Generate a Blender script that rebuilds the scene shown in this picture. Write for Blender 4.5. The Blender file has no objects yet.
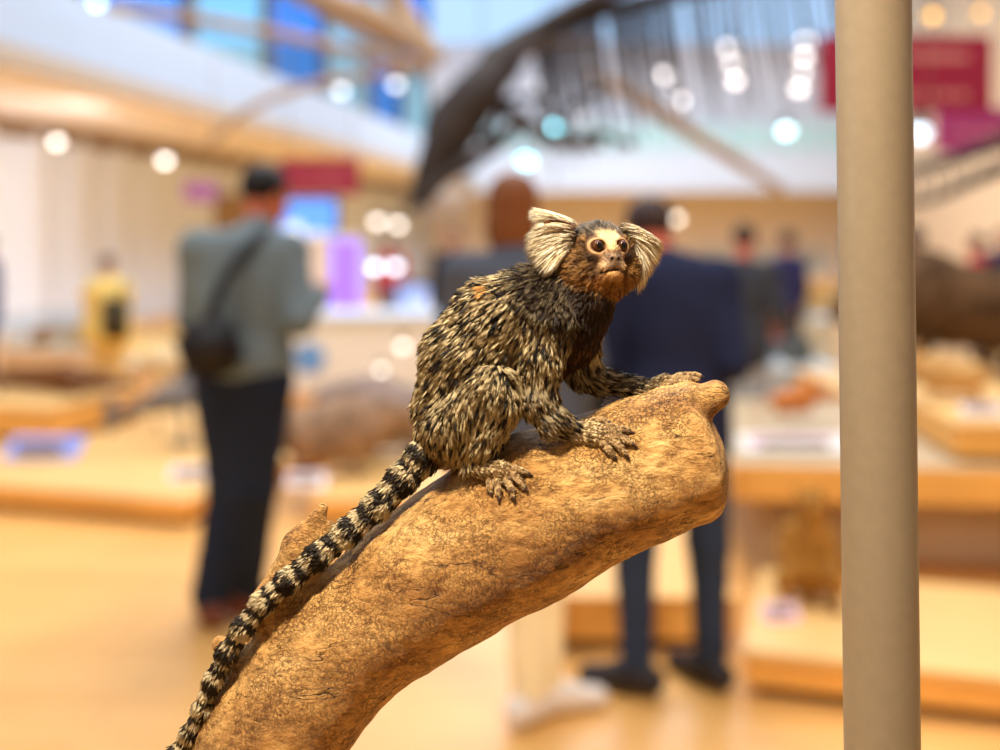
import bpy, math, random
import numpy as np
from mathutils import Vector, Matrix
from mathutils.kdtree import KDTree

scene = bpy.context.scene
COL = scene.collection
F = 1100.0            # focal length in image widths of 1000
HZ = 240.0            # horizon row
CAMZ = 1.5            # eye height
Y0 = 0.6              # distance of the stuffed monkey
S = Y0 / F            # metres per small unit used to model the monkey and the branch
rng = np.random.default_rng(7)
random.seed(7)

# ------------------------------------------------------------------ helpers
def srgb(r, g, b):
    def c(x):
        x = x / 255.0
        return x / 12.92 if x <= .04045 else ((x + .055) / 1.055) ** 2.4
    return (c(r), c(g), c(b), 1.0)

def at(px, py, Y):
    """the point of the place seen at a pixel, Y metres into the hall"""
    return Vector(((px - 500) / F * Y, Y, CAMZ - (py - HZ) / F * Y))

def new_mat(name, color, rough=.6, spec=.3, metal=0.0, noise=None, bump=None, emit=None, coords='Object'):
    m = bpy.data.materials.new(name); m.use_nodes = True
    nt = m.node_tree; b = nt.nodes['Principled BSDF']
    b.inputs['Base Color'].default_value = color
    b.inputs['Roughness'].default_value = rough
    b.inputs['Specular IOR Level'].default_value = spec
    b.inputs['Metallic'].default_value = metal
    tc = nt.nodes.new('ShaderNodeTexCoord')
    if noise:
        scale, amount, detail = noise
        n = nt.nodes.new('ShaderNodeTexNoise'); n.inputs['Scale'].default_value = scale; n.inputs['Detail'].default_value = detail
        nt.links.new(tc.outputs[coords], n.inputs['Vector'])
        mx = nt.nodes.new('ShaderNodeMixRGB'); mx.blend_type = 'MULTIPLY'; mx.inputs[0].default_value = 1
        mx.inputs[1].default_value = color
        rp = nt.nodes.new('ShaderNodeValToRGB')
        rp.color_ramp.elements[0].position = .3; rp.color_ramp.elements[1].position = .7
        lo = 1 - amount
        rp.color_ramp.elements[0].color = (lo, lo, lo, 1); rp.color_ramp.elements[1].color = (1 + amount * .3,) * 3 + (1,)
        nt.links.new(n.outputs['Fac'], rp.inputs['Fac']); nt.links.new(rp.outputs['Color'], mx.inputs[2])
        nt.links.new(mx.outputs[0], b.inputs['Base Color'])
    if bump:
        scale, strength, dist = bump
        n2 = nt.nodes.new('ShaderNodeTexNoise'); n2.inputs['Scale'].default_value = scale; n2.inputs['Detail'].default_value = 4
        nt.links.new(tc.outputs[coords], n2.inputs['Vector'])
        bp = nt.nodes.new('ShaderNodeBump'); bp.inputs['Strength'].default_value = strength; bp.inputs['Distance'].default_value = dist
        nt.links.new(n2.outputs['Fac'], bp.inputs['Height']); nt.links.new(bp.outputs['Normal'], b.inputs['Normal'])
    if emit:
        b.inputs['Emission Color'].default_value = emit[0]; b.inputs['Emission Strength'].default_value = emit[1]
    return m

def link_mesh(name, verts, faces, mat, parent=None, smooth=True, colors=None, mats=None):
    me = bpy.data.meshes.new(name)
    verts = np.asarray(verts, dtype=np.float32)
    if isinstance(faces, np.ndarray):
        nf, k = faces.shape
        me.vertices.add(len(verts)); me.vertices.foreach_set('co', verts.ravel())
        me.loops.add(nf * k); me.loops.foreach_set('vertex_index', faces.astype(np.int32).ravel())
        me.polygons.add(nf)
        me.polygons.foreach_set('loop_start', np.arange(0, nf * k, k, dtype=np.int32))
        me.update(calc_edges=True); me.validate()
    else:
        me.from_pydata([tuple(map(float, v)) for v in verts], [], faces)
        me.update()
    if smooth:
        me.polygons.foreach_set('use_smooth', np.ones(len(me.polygons), dtype=bool))
    if colors is not None:
        a = me.color_attributes.new('Col', 'FLOAT_COLOR', 'POINT')
        c = np.ones((len(verts), 4), dtype=np.float32); c[:, :3] = colors
        a.data.foreach_set('color', c.ravel())
    for m in ([mat] if mats is None else mats): me.materials.append(m)
    o = bpy.data.objects.new(name, me); COL.objects.link(o)
    if parent: o.parent = parent
    return o

def empty(name, loc, rz=0.0):
    o = bpy.data.objects.new(name, None); COL.objects.link(o)
    o.location = loc; o.rotation_euler = (0, 0, rz); o.empty_display_size = .05
    return o

def tag(o, label, cat, group=None, kind=None):
    o['label'] = label; o['category'] = cat
    if group: o['group'] = group
    if kind: o['kind'] = kind
    return o

def struct(o):
    o['kind'] = 'structure'; return o

# ---------------------------------------------------------------- signed distance modelling
class Field:
    """smooth union of tapered capsules and ellipsoids, meshed as one continuous surface"""
    def __init__(s, tf=None):
        s.p = []; s.cuts = []; s.tf = tf or (lambda q: np.array(q, float))
    def cone(s, a, b, ra, rb, k=8, tag='body', raw=False):
        if not raw: a = s.tf(a); b = s.tf(b)
        s.p.append(('c', np.array(a, float), np.array(b, float), ra, rb, k, tag)); return s
    def chain(s, pts, k=8, tag='body'):
        for (a, b) in zip(pts[:-1], pts[1:]): s.cone(a[:3], b[:3], a[3], b[3], k, tag)
        return s
    def ell(s, c, r, axes=None, k=8, tag='body', raw=False):
        if not raw: c = s.tf(c)
        A = np.eye(3) if axes is None else np.array(axes, float)
        s.p.append(('e', np.array(c, float), A, np.array(r, float), None, k, tag)); return s
    @staticmethod
    def dist(p, X):
        if p[0] == 'c':
            a, b, ra, rb = p[1:5]; ab = b - a; L = max(float(ab @ ab), 1e-12)
            t = np.clip(((X - a) @ ab) / L, 0, 1)
            d = X - a - t[..., None] * ab
            return np.sqrt((d * d).sum(-1)) - (ra + (rb - ra) * t), t
        c, A, r = p[1:4]
        q = (X - c) @ A.T
        k0 = np.sqrt(((q / r) ** 2).sum(-1)); k1 = np.sqrt(((q / (r * r)) ** 2).sum(-1)) + 1e-9
        return k0 * (k0 - 1) / k1, None
    def bounds(s, p, m):
        if p[0] == 'c':
            a, b, ra, rb = p[1:5]
            return np.minimum(a - ra, b - rb) - m, np.maximum(a + ra, b + rb) + m
        R = float(np.max(p[3])); return p[1] - R - m, p[1] + R + m
    def value(s, X):
        X = np.asarray(X, float); D = np.full(X.shape[:-1], 1e3)
        for p in s.p:
            d, _ = s.dist(p, X); k = p[5]
            h = np.clip(.5 + .5 * (D - d) / k, 0, 1)
            D = D * (1 - h) + d * h - k * h * (1 - h)
        for f in s.cuts: D = f(X, D)
        return D
    def mesh(s, h, lo=None, hi=None, pad=4):
        bb = [s.bounds(p, 0) for p in s.p]
        l = np.min([b[0] for b in bb], 0) - pad * h; u = np.max([b[1] for b in bb], 0) + pad * h
        if lo is not None: l = np.maximum(l, lo)
        if hi is not None: u = np.minimum(u, hi)
        n = np.ceil((u - l) / h).astype(int) + 1
        D = np.full(n, 1e3, dtype=np.float32)
        ax = [l[i] + h * np.arange(n[i]) for i in range(3)]
        for p in s.p:
            k = p[5]; b0, b1 = s.bounds(p, k + 3 * h)
            i0 = np.clip(np.floor((b0 - l) / h).astype(int), 0, n); i1 = np.clip(np.ceil((b1 - l) / h).astype(int) + 1, 0, n)
            if np.any(i1 <= i0): continue
            g = np.stack(np.meshgrid(*[ax[i][i0[i]:i1[i]].astype(np.float32) for i in range(3)], indexing='ij'), -1)
            d, _ = s.dist(p, g); sl = tuple(slice(i0[i], i1[i]) for i in range(3))
            o = D[sl]; hh = np.clip(.5 + .5 * (o - d) / k, 0, 1)
            D[sl] = o * (1 - hh) + d * hh - k * hh * (1 - hh)
        if s.cuts:
            step = 24
            for i in range(0, n[0], step):
                g = np.stack(np.meshgrid(ax[0][i:i + step], ax[1], ax[2], indexing='ij'), -1)
                dd = D[i:i + step]
                near = dd < 30
                if near.any():
                    Xn = g[near]; Dn = dd[near].astype(float)
                    for f in s.cuts: Dn = f(Xn, Dn)
                    dd[near] = Dn
        D[0] = D[-1] = 1; D[:, 0] = D[:, -1] = 1; D[:, :, 0] = D[:, :, -1] = 1
        return surface_nets(D, l, h)
    def normals(s, V, e):
        G = np.stack([s.value(V + e * np.eye(3)[i]) - s.value(V - e * np.eye(3)[i]) for i in range(3)], -1)
        return G / (np.linalg.norm(G, axis=-1, keepdims=True) + 1e-9)

def surface_nets(D, l, h):
    ins = D < 0
    nx, ny, nz = D.shape
    cnt = np.zeros((nx - 1, ny - 1, nz - 1), np.int8)
    for a in (0, 1):
        for b in (0, 1):
            for c in (0, 1): cnt += ins[a:nx - 1 + a, b:ny - 1 + b, c:nz - 1 + c]
    act = (cnt > 0) & (cnt < 8); del cnt
    I = np.argwhere(act); idx = np.full(act.shape, -1, np.int32); idx[act] = np.arange(len(I))
    P = np.zeros((len(I), 3)); C = np.zeros(len(I))
    corners = [(a, b, c) for a in (0, 1) for b in (0, 1) for c in (0, 1)]
    for i, A in enumerate(corners):
        for B in corners[i + 1:]:
            if sum(abs(A[q] - B[q]) for q in range(3)) != 1: continue
            da = D[I[:, 0] + A[0], I[:, 1] + A[1], I[:, 2] + A[2]]; db = D[I[:, 0] + B[0], I[:, 1] + B[1], I[:, 2] + B[2]]
            m = (da < 0) != (db < 0)
            t = np.where(m, da / np.where(m, da - db, 1), 0)
            pt = np.array(A) + t[:, None] * (np.array(B) - np.array(A))
            P[m] += pt[m]; C[m] += 1
    V = l + h * (I + P / np.maximum(C, 1)[:, None])
    quads = []
    for axis in range(3):
        a = ins.take(range(D.shape[axis] - 1), axis); b = ins.take(range(1, D.shape[axis]), axis)
        E = np.argwhere(a != b)
        o1, o2 = [q for q in range(3) if q != axis]
        E = E[(E[:, o1] > 0) & (E[:, o2] > 0) & (E[:, o1] < D.shape[o1] - 1) & (E[:, o2] < D.shape[o2] - 1)]
        def cell(d1, d2):
            q = E.copy(); q[:, o1] += d1; q[:, o2] += d2
            return idx[q[:, 0], q[:, 1], q[:, 2]]
        q = np.stack([cell(-1, -1), cell(0, -1), cell(0, 0), cell(-1, 0)], 1)
        flip = a[E[:, 0], E[:, 1], E[:, 2]]
        if axis == 1: flip = ~flip
        q[~flip] = q[~flip][:, ::-1]
        quads.append(q)
    Q = np.concatenate(quads)
    return V, Q[(Q >= 0).all(1)]

def relax(V, Q, it=2, lam=.5):
    n = len(V)
    for _ in range(it):
        A = np.zeros((n, 3)); c = np.zeros(n)
        for i in range(4):
            np.add.at(A, Q[:, i], V[Q[:, (i + 1) % 4]]); np.add.at(c, Q[:, i], 1)
            np.add.at(A, Q[:, i], V[Q[:, (i - 1) % 4]]); np.add.at(c, Q[:, i], 1)
        V = V * (1 - lam) + lam * A / np.maximum(c, 1)[:, None]
    return V

# small-unit space (x right, y up, z toward the camera) -> metres
def TF(q):
    u, v, w = q; f = 1 - w / F
    return np.array([(u - 500) * f, -(v - HZ) * f, w])
def to_world(V):
    V = np.asarray(V, float)
    return np.stack([V[..., 0] * S, Y0 - V[..., 2] * S, CAMZ + V[..., 1] * S], -1)

def lerp(a, b, t): return a + (b - a) * t
def sstep(a, b, x):
    t = np.clip((x - a) / (b - a), 0, 1); return t * t * (3 - 2 * t)

def noise3(X, f, seed=0):
    """cheap smooth pseudo noise in -1..1"""
    r = np.random.default_rng(seed); o = np.zeros(X.shape[:-1]); a = 0
    for i in range(5):
        d = r.normal(size=3); d /= np.linalg.norm(d); d2 = r.normal(size=3); d2 /= np.linalg.norm(d2)
        ph = r.uniform(0, 6.28, 2)
        o += np.sin(X @ d * f * (1 + .35 * i) + ph[0] + 1.4 * np.sin(X @ d2 * f * .8 + ph[1])); a += 1
    return o / a

# ================================================================== THE BRANCH
br = Field(TF)
AX = [(742, 436, -4, 66), (690, 452, -4, 68), (640, 470, -4, 69), (590, 491, -4, 71), (540, 512, -4, 79), (500, 535, -4, 78), (455, 564, -4, 75),
      (413, 590, -4, 72), (373, 619, -4, 68), (339, 649, -4, 68), (308, 682, -4, 69), (284, 716, -4, 70), (264, 755, -4, 71),
      (243, 810, -4, 70), (228, 880, -4, 71), (220, 960, -4, 72), (216, 1050, -4, 74), (214, 1160, -4, 84)]
br.chain(AX, k=14, tag='wood')
br.cone((688, 411, 6), (715, 395, 6), 23, 15, 8, 'wood')                  # knob on the broken end
br.cone((323, 508, 4), (301, 547, 2), 6, 17, 8, 'wood'); br.cone((301, 547, 2), (280, 610, 0), 17, 32, 12, 'wood')   # spur
br.cone((331, 527, 6), (312, 556, 4), 6, 16, 9, 'wood')
br.cone((250, 665, 10), (220, 644, 6), 20, 9, 8, 'wood')                  # small stub behind the tail
def br_cut(X, D):
    n = np.array([.985, .02, .17]); n /= np.linalg.norm(n)
    p = TF((727, 452, 0))
    u = noise3(X, .09, 3) * 2.4 + noise3(X, .25, 4) * .9
    dy = X[..., 1] - p[1] + 22
    bulge = np.where(dy > 0, .0052 * np.clip(dy, 0, 75) ** 2, .0040 * np.clip(dy, -60, 0) ** 2) + .0012 * (X[..., 2] ** 2)
    # the knob stays outside the break
    kn = Field.dist(('c', TF((690, 409, 4)), TF((715, 395, 6)), 21, 15), X)[0]
    d2 = (X - p) @ n + u + bulge
    k = 12; h = np.clip(.5 - .5 * (D - d2) / k, 0, 1)
    E = d2 * h + D * (1 - h) + k * h * (1 - h)
    k = 7; h = np.clip(.5 + .5 * (E - kn) / k, 0, 1)
    return kn * h + E * (1 - h) - k * h * (1 - h)
def br_rough(X, D):
    return D + noise3(X, .035, 1) * 2.2 + noise3(X, .11, 2) * 1.0 + noise3(X * np.array([1, 1.6, 1]), .33, 5) * .35
br.cuts = [br_rough, br_cut]

V, Q = br.mesh(2.4, lo=TF((100, 1158, 0)) * np.array([1, 1, 0]) + np.array([-200, 0, -200]), hi=None)
V = relax(V, Q, 1, .4)

def wood_material():
    m = bpy.data.materials.new('driftwood'); m.use_nodes = True; nt = m.node_tree; b = nt.nodes['Principled BSDF']
    N = nt.nodes.new; Lk = nt.links.new
    tc = N('ShaderNodeTexCoord')
    mp = N('ShaderNodeMapping'); mp.inputs['Rotation'].default_value = (0, math.radians(-32), 0)   # grain follows the limb
    mp.inputs['Scale'].default_value = (26, 60, 60); Lk(tc.outputs['Object'], mp.inputs['Vector'])
    mp1 = N('ShaderNodeMapping'); mp1.inputs['Scale'].default_value = (60, 60, 60); Lk(tc.outputs['Object'], mp1.inputs['Vector'])
    n1 = N('ShaderNodeTexNoise'); n1.inputs['Scale'].default_value = .7; n1.inputs['Detail'].default_value = 8; n1.inputs['Roughness'].default_value = .62; Lk(mp.outputs[0], n1.inputs['Vector'])
    n2 = N('ShaderNodeTexNoise'); n2.inputs['Scale'].default_value = 4.5; n2.inputs['Detail'].default_value = 10; n2.inputs['Roughness'].default_value = .7; Lk(mp.outputs[0], n2.inputs['Vector'])
    # distorted coordinates for the crackle
    nd = N('ShaderNodeTexNoise'); nd.inputs['Scale'].default_value = 5; nd.inputs['Detail'].default_value = 3; Lk(mp1.outputs[0], nd.inputs['Vector'])
    mixv = N('ShaderNodeMixRGB'); mixv.inputs[0].default_value = .3; Lk(mp1.outputs[0], mixv.inputs[1]); Lk(nd.outputs['Color'], mixv.inputs[2])
    vo = N('ShaderNodeTexVoronoi'); vo.feature = 'DISTANCE_TO_EDGE'; vo.inputs['Scale'].default_value = 9.5; Lk(mixv.outputs[0], vo.inputs['Vector'])
    vr = N('ShaderNodeValToRGB'); vr.color_ramp.elements[0].position = 0; vr.color_ramp.elements[1].position = .11
    vr.color_ramp.elements[0].color = (0, 0, 0, 1); vr.color_ramp.elements[1].color = (1, 1, 1, 1); Lk(vo.outputs['Distance'], vr.inputs['Fac'])
    # where the crackle shows
    nm = N('ShaderNodeTexNoise'); nm.inputs['Scale'].default_value = .9; nm.inputs['Detail'].default_value = 3; Lk(mp1.outputs[0], nm.inputs['Vector'])
    nr = N('ShaderNodeValToRGB'); nr.color_ramp.elements[0].position = .36; nr.color_ramp.elements[1].position = .6; Lk(nm.outputs['Fac'], nr.inputs['Fac'])
    # long drying cracks along the grain
    mpc = N('ShaderNodeMapping'); mpc.inputs['Rotation'].default_value = (0, math.radians(-30), 0); mpc.inputs['Scale'].default_value = (11, 60, 46); Lk(tc.outputs['Object'], mpc.inputs['Vector'])
    nc = N('ShaderNodeTexNoise'); nc.inputs['Scale'].default_value = 1.3; nc.inputs['Detail'].default_value = 4; nc.inputs['Roughness'].default_value = .55; Lk(mpc.outputs[0], nc.inputs['Vector'])
    cr = N('ShaderNodeValToRGB'); e = cr.color_ramp.elements
    e[0].position = .491; e[0].color = (1, 1, 1, 1); e[1].position = .5; e[1].color = (0, 0, 0, 1); x = e.new(.509); x.color = (1, 1, 1, 1)
    Lk(nc.outputs['Fac'], cr.inputs['Fac'])
    nq = N('ShaderNodeTexNoise'); nq.inputs['Scale'].default_value = .55; nq.inputs['Detail'].default_value = 2; Lk(mp1.outputs[0], nq.inputs['Vector'])
    nqr = N('ShaderNodeValToRGB'); nqr.color_ramp.elements[0].position = .52; nqr.color_ramp.elements[1].position = .6; Lk(nq.outputs['Fac'], nqr.inputs['Fac'])
    # base colours
    c = N('ShaderNodeValToRGB'); e = c.color_ramp.elements
    e[0].position = .28; e[0].color = srgb(146, 98, 48); e[1].position = .72; e[1].color = srgb(240, 200, 132)
    x = e.new(.45); x.color = srgb(194, 144, 80); x = e.new(.58); x.color = srgb(218, 170, 102)
    Lk(n1.outputs['Fac'], c.inputs['Fac'])
    c2 = N('ShaderNodeValToRGB'); e = c2.color_ramp.elements
    e[0].position = .37; e[0].color = (.42, .33, .25, 1); e[1].position = .54; e[1].color = (1.08, 1.06, 1.03, 1)
    Lk(n2.outputs['Fac'], c2.inputs['Fac'])
    m1 = N('ShaderNodeMixRGB'); m1.blend_type = 'MULTIPLY'; m1.inputs[0].default_value = .8; Lk(c.outputs[0], m1.inputs[1]); Lk(c2.outputs[0], m1.inputs[2])
    # crackle darkens
    f1 = N('ShaderNodeMath'); f1.operation = 'SUBTRACT'; f1.inputs[0].default_value = 1; Lk(vr.outputs[0], f1.inputs[1])
    f2 = N('ShaderNodeMath'); f2.operation = 'MULTIPLY'; Lk(f1.outputs[0], f2.inputs[0]); Lk(nr.outputs[0], f2.inputs[1])
    f3 = N('ShaderNodeMath'); f3.operation = 'MULTIPLY'; Lk(f2.outputs[0], f3.inputs[0]); f3.inputs[1].default_value = .55
    m2 = N('ShaderNodeMixRGB'); m2.inputs[2].default_value = srgb(104, 62, 28); Lk(f3.outputs[0], m2.inputs[0]); Lk(m1.outputs[0], m2.inputs[1])
    g1 = N('ShaderNodeMath'); g1.operation = 'SUBTRACT'; g1.inputs[0].default_value = 1; Lk(cr.outputs[0], g1.inputs[1])
    g2 = N('ShaderNodeMath'); g2.operation = 'MULTIPLY'; Lk(g1.outputs[0], g2.inputs[0]); Lk(nqr.outputs[0], g2.inputs[1])
    m3 = N('ShaderNodeMixRGB'); m3.inputs[2].default_value = srgb(58, 32, 16); Lk(g2.outputs[0], m3.inputs[0]); Lk(m2.outputs[0], m3.inputs[1])
    Lk(m3.outputs[0], b.inputs['Base Color'])
    b.inputs['Roughness'].default_value = .62; b.inputs['Specular IOR Level'].default_value = .25
    # relief
    h1 = N('ShaderNodeMath'); h1.operation = 'MULTIPLY_ADD'; Lk(n2.outputs['Fac'], h1.inputs[0]); h1.inputs[1].default_value = 1.0
    h0 = N('ShaderNodeMath'); h0.operation = 'MULTIPLY'; Lk(f2.outputs[0], h0.inputs[0]); h0.inputs[1].default_value = -.5; Lk(h0.outputs[0], h1.inputs[2])
    h2 = N('ShaderNodeMath'); h2.operation = 'MULTIPLY_ADD'; Lk(g2.outputs[0], h2.inputs[0]); h2.inputs[1].default_value = -1.0; Lk(h1.outputs[0], h2.inputs[2])
    bp = N('ShaderNodeBump'); bp.inputs['Strength'].default_value = 1.0; bp.inputs['Distance'].default_value = .0042
    Lk(h2.outputs[0], bp.inputs['Height']); Lk(bp.outputs[0], b.inputs['Normal'])
    return m
branch = link_mesh('branch', to_world(V), Q, wood_material())
tag(branch, 'thick weathered driftwood branch curving up to a broken end under the stuffed monkey', 'branch')

def branch_w(u, v, start=120):
    """how far toward the viewer the branch surface lies at (u, v)"""
    ws = np.arange(start, -90, -.75)
    P = np.stack([TF((u, v, w)) for w in ws]); d = br.value(P)
    i = np.argmax(d < 0)
    return float(ws[i]) if d[i] < 0 else None
# ================================================================== THE MONKEY
mk = Field(TF)
def bw(u, v, lift=2.5, fb=0):
    w = branch_w(u, v); return (w if w is not None else fb) + lift
# trunk
mk.chain([(452, 430, 0, 33), (457, 405, 0, 37), (470, 360, 0, 43), (497, 325, 0, 42), (535, 309, 0, 38), (566, 300, 2, 30)], k=16, tag='torso')
mk.cone((560, 322, 2), (558, 345, 0), 36, 26, 14, 'chest')
mk.cone((566, 305, 4), (592, 274, 8), 29, 29, 12, 'neck')
mk.cone((590, 300, 10), (575, 340, 6), 22, 20, 12, 'neck')
mk.cone((505, 360, 0), (540, 372, 0), 30, 20, 16, 'chest')
# haunch, near hind leg
mk.cone((457, 425, 26), (492, 391, 38), 31, 25, 6, 'thigh')
mk.cone((492, 391, 38), (499, 402, 42), 25, 19, 6, 'thigh')
mk.cone((499, 402, 42), (484, 440, 44), 20, 15, 6, 'shank')
mk.cone((484, 440, 42), (472, 464, 40), 13, 9, 6, 'shank')
mk.cone((462, 420, 24), (470, 446, 34), 26, 14, 10, 'thigh')
# far hind leg
mk.cone((460, 425, -22), (500, 400, -34), 30, 22, 10, 'thigh'); mk.cone((500, 402, -34), (482, 455, -34), 18, 9, 7, 'shank')
# near arm
mk.cone((548, 322, 26), (542, 358, 34), 26, 18, 12, 'upper_arm')
mk.cone((542, 358, 34), (539, 400, 38), 18, 14, 8, 'upper_arm')
mk.cone((539, 402, 38), (553, 421, 42), 16, 13, 8, 'forearm')
mk.cone((553, 421, 42), (578, 433, bw(578, 433, 7)), 13, 7, 7, 'forearm')
# far arm
mk.cone((576, 335, -16), (583, 370, -24), 22, 16, 10, 'upper_arm')
mk.cone((583, 370, -24), (597, 379, -24), 15, 13, 8, 'forearm')
mk.cone((597, 379, -24), (645, 389, -18), 12, 7, 7, 'forearm')

def digit(F_, pts, r0, r1, tagname, k=1.6):
    n = len(pts) - 1
    for i in range(n):
        ra = lerp(r0, r1, i / n); rb = lerp(r0, r1, (i + 1) / n)
        F_.cone(pts[i], pts[i + 1], ra * (1.08 if i else 1), rb, k, tagname)
CL = []   # claws: (base, tip, r)
def hand_digit(path, r0=3.4, r1=2.4, lift=3.0, tagname='finger', arch=2.5, clawlen=7, surf=True, root=None):
    pts = []
    n = len(path) - 1
    for i, (u, v) in enumerate(path):
        w = bw(u, v, lift) + (arch * math.sin(math.pi * i / n) if i < n else 0)
        pts.append((u, v, w))
    if root is not None: pts[0] = root
    digit(mk, pts, r0, r1, tagname)
    a = np.array(pts[-2]); b = np.array(pts[-1]); d = (b - a) / np.linalg.norm(b - a)
    clawlen *= 1.25; e = b + d * clawlen; e[2] = bw(e[0], e[1], .8) if surf else e[2]
    CL.append((tuple(b + d * .4 * r1), tuple(b + d * clawlen * .62 + np.array([0, 1.2, 2.6])), tuple(e), r1 * .8))
# near hand palm + five fingers
pw = bw(594, 434, 5)
mk.cone((576, 433, bw(576, 433, 7)), (597, 434, pw), 8, 8.5, 5, 'hand'); mk.cone((590, 428, bw(590, 428, 5)), (603, 431, bw(603, 431, 4.5)), 7, 5.5, 4, 'hand')
mk.cone((590, 437, bw(590, 437, 5)), (601, 439, bw(601, 439, 4.5)), 7, 5.5, 4, 'hand')
hand_digit([(602, 427), (612, 427), (622, 429.5), (628, 431)], 3.5, 2.4, clawlen=6)
hand_digit([(604, 430), (615, 434), (626, 440), (631, 443)], 3.6, 2.5, clawlen=7)
hand_digit([(602, 435), (611, 440), (620, 447), (625, 453)], 3.6, 2.5, clawlen=7)
hand_digit([(596, 439), (603, 444), (609, 450), (613, 455)], 3.5, 2.4, clawlen=6)
hand_digit([(588, 425), (594, 421), (602, 420), (608, 422)], 3.2, 2.3, clawlen=5, lift=2.5)
# far hand flat on the far rim of the branch
FHL = 2.4
def fw(u, v): 
    w = branch_w(u, v + 4); return (w if w is not None else -18)
mk.cone((645, 388.4, -18), (664, 383.4, -18), 7, 7.5, 4, 'hand'); mk.cone((664, 383.4, -18), (676, 380.4, -16), 7, 5, 4, 'hand')
def far_digit(pts, r0=3.3, r1=2.3):
    digit(mk, pts, r0, r1, 'finger')
    a = np.array(pts[-2], float); b = np.array(pts[-1], float); d = (b - a) / np.linalg.norm(b - a)
    CL.append((tuple(b + d), tuple(b + d * 3.5 + np.array([0, -1.0, 1])), tuple(b + d * 6 + np.array([0, 1.4, 1])), r1 * .62))
far_digit([(674, 379.4, -16), (684, 375.9, -16), (693, 374.9, -15), (699, 375.9, -14)])
far_digit([(673, 381.4, -11), (684, 379.4, -8), (691, 378.9, -6), (697, 379.9, -4)])
far_digit([(670, 383.4, -8), (679, 382.9, -2), (686, 383.4, 2), (691, 384.9, 4)])
far_digit([(664, 386.4, -8), (672, 386.9, -1), (678, 387.9, 3), (682, 389.9, 5)])
far_digit([(668, 380.4, -24), (678, 376.4, -28), (685, 375.4, -30), (690, 376.4, -31)])
# near foot: heel back, toes hanging over the side of the branch
mk.cone((472, 466, 40), (486, 469, bw(486, 472, 6)), 8.5, 8, 5, 'foot'); mk.cone((486, 469, bw(486, 472, 6)), (503, 470, bw(503, 472, 6)), 8.5, 8, 5, 'foot')
hand_digit([(494, 472), (497, 481), (498.5, 490), (499, 496)], 3.6, 2.5, tagname='finger', clawlen=7.5)
hand_digit([(502, 473), (507, 481), (511, 489), (513, 495)], 3.6, 2.5, tagname='finger', clawlen=7.5)
hand_digit([(507, 471), (514, 476), (520, 482), (524, 487)], 3.6, 2.5, tagname='finger', clawlen=6.5)
hand_digit([(508, 467), (516, 468.5), (522, 471), (527, 473)], 3.4, 2.4, tagname='finger', clawlen=5.5)
hand_digit([(489, 473), (489, 480), (490, 486), (491, 491)], 3.2, 2.3, tagname='finger', clawlen=5.5)
# far foot behind
mk.cone((482, 458, -34), (505, 463, -34), 8.5, 8, 5, 'foot')
# tail lying along the branch
TAIL = [(432, 445, 2, 14.4), (424, 456, 6, 14.8), (404, 478, 12, 12.1), (378, 505, 18, 10.9), (348, 532, 26, 9.8), (318, 556, 32, 8.9), (290, 579, 36, 8.1),
        (264, 602, 36, 7.5), (244, 627, 36, 7.2), (228, 652, 34, 6.7), (214, 680, 30, 6.2), (203, 708, 26, 5.8), (190, 733, 24, 5.3), (178, 752, 22, 4.8), (166, 776, 20, 3.9), (158, 800, 18, 2.7)]
mk.chain(TAIL, k=7, tag='tail')

# head
yaw = math.radians(21); pit = math.radians(4)
hF = np.array([math.sin(yaw) * math.cos(pit), math.sin(pit), math.cos(yaw) * math.cos(pit)])
hR = np.array([math.cos(yaw), 0, -math.sin(yaw)]); hU = np.cross(hF, hR); hU = hU / np.linalg.norm(hU)
if hU[1] < 0: hU = -hU
HC = TF((599, 257, 10)); HA = np.stack([hR, hU, hF])
def H(r, u, f): return HC + r * hR + u * hU + f * hF
def hell(r, u, f, rr, k=6, tg='head'): mk.ell(H(r, u, f), rr, HA, k, tg, raw=True)
hell(0, 4, -3, (30, 29, 30), 10)
for sgn in (-1, 1):
    hell(sgn * 21, -14, 2, (18, 20, 19), 9)           # cheek ruff
    hell(sgn * 10.5, 15, 20, (8, 5, 6), 5)            # brow
    hell(sgn * 13, 1.0, 21, (7.5, 5.5, 5.5), 5)       # cheekbone
    hell(sgn * 20, 8, 14, (5.5, 9, 8), 5)             # outer rim of the eye
hell(0, -25, 6, (23, 17, 18), 9)                      # throat ruff
hell(0, 2, 18, (14, 15, 13), 7)                       # mid face
hell(0, -7, 26.5, (11.5, 7.4, 8.5), 5, 'muzzle')
hell(0, 4, 27, (4.4, 9, 6.5), 5, 'muzzle')            # bridge of the nose
hell(0, -2.6, 33.5, (5.2, 3.2, 3.2), 2.5, 'nose')
for sgn in (-1, 1):
    hell(sgn * 3.4, -3.2, 33.5, (2.6, 2.4, 2.6), 1.5, 'nose')
    hell(sgn * 7, -10.5, 28.5, (6.4, 4.4, 5.8), 3, 'lip')
hell(0, -17.5, 26.5, (10, 4.2, 7), 2.2, 'chin'); hell(0, -20, 22, (12, 7, 10), 6, 'chin')
EYE = [(-13.2, 9.6, 23.2), (13.2, 9.6, 23.2)]
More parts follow.
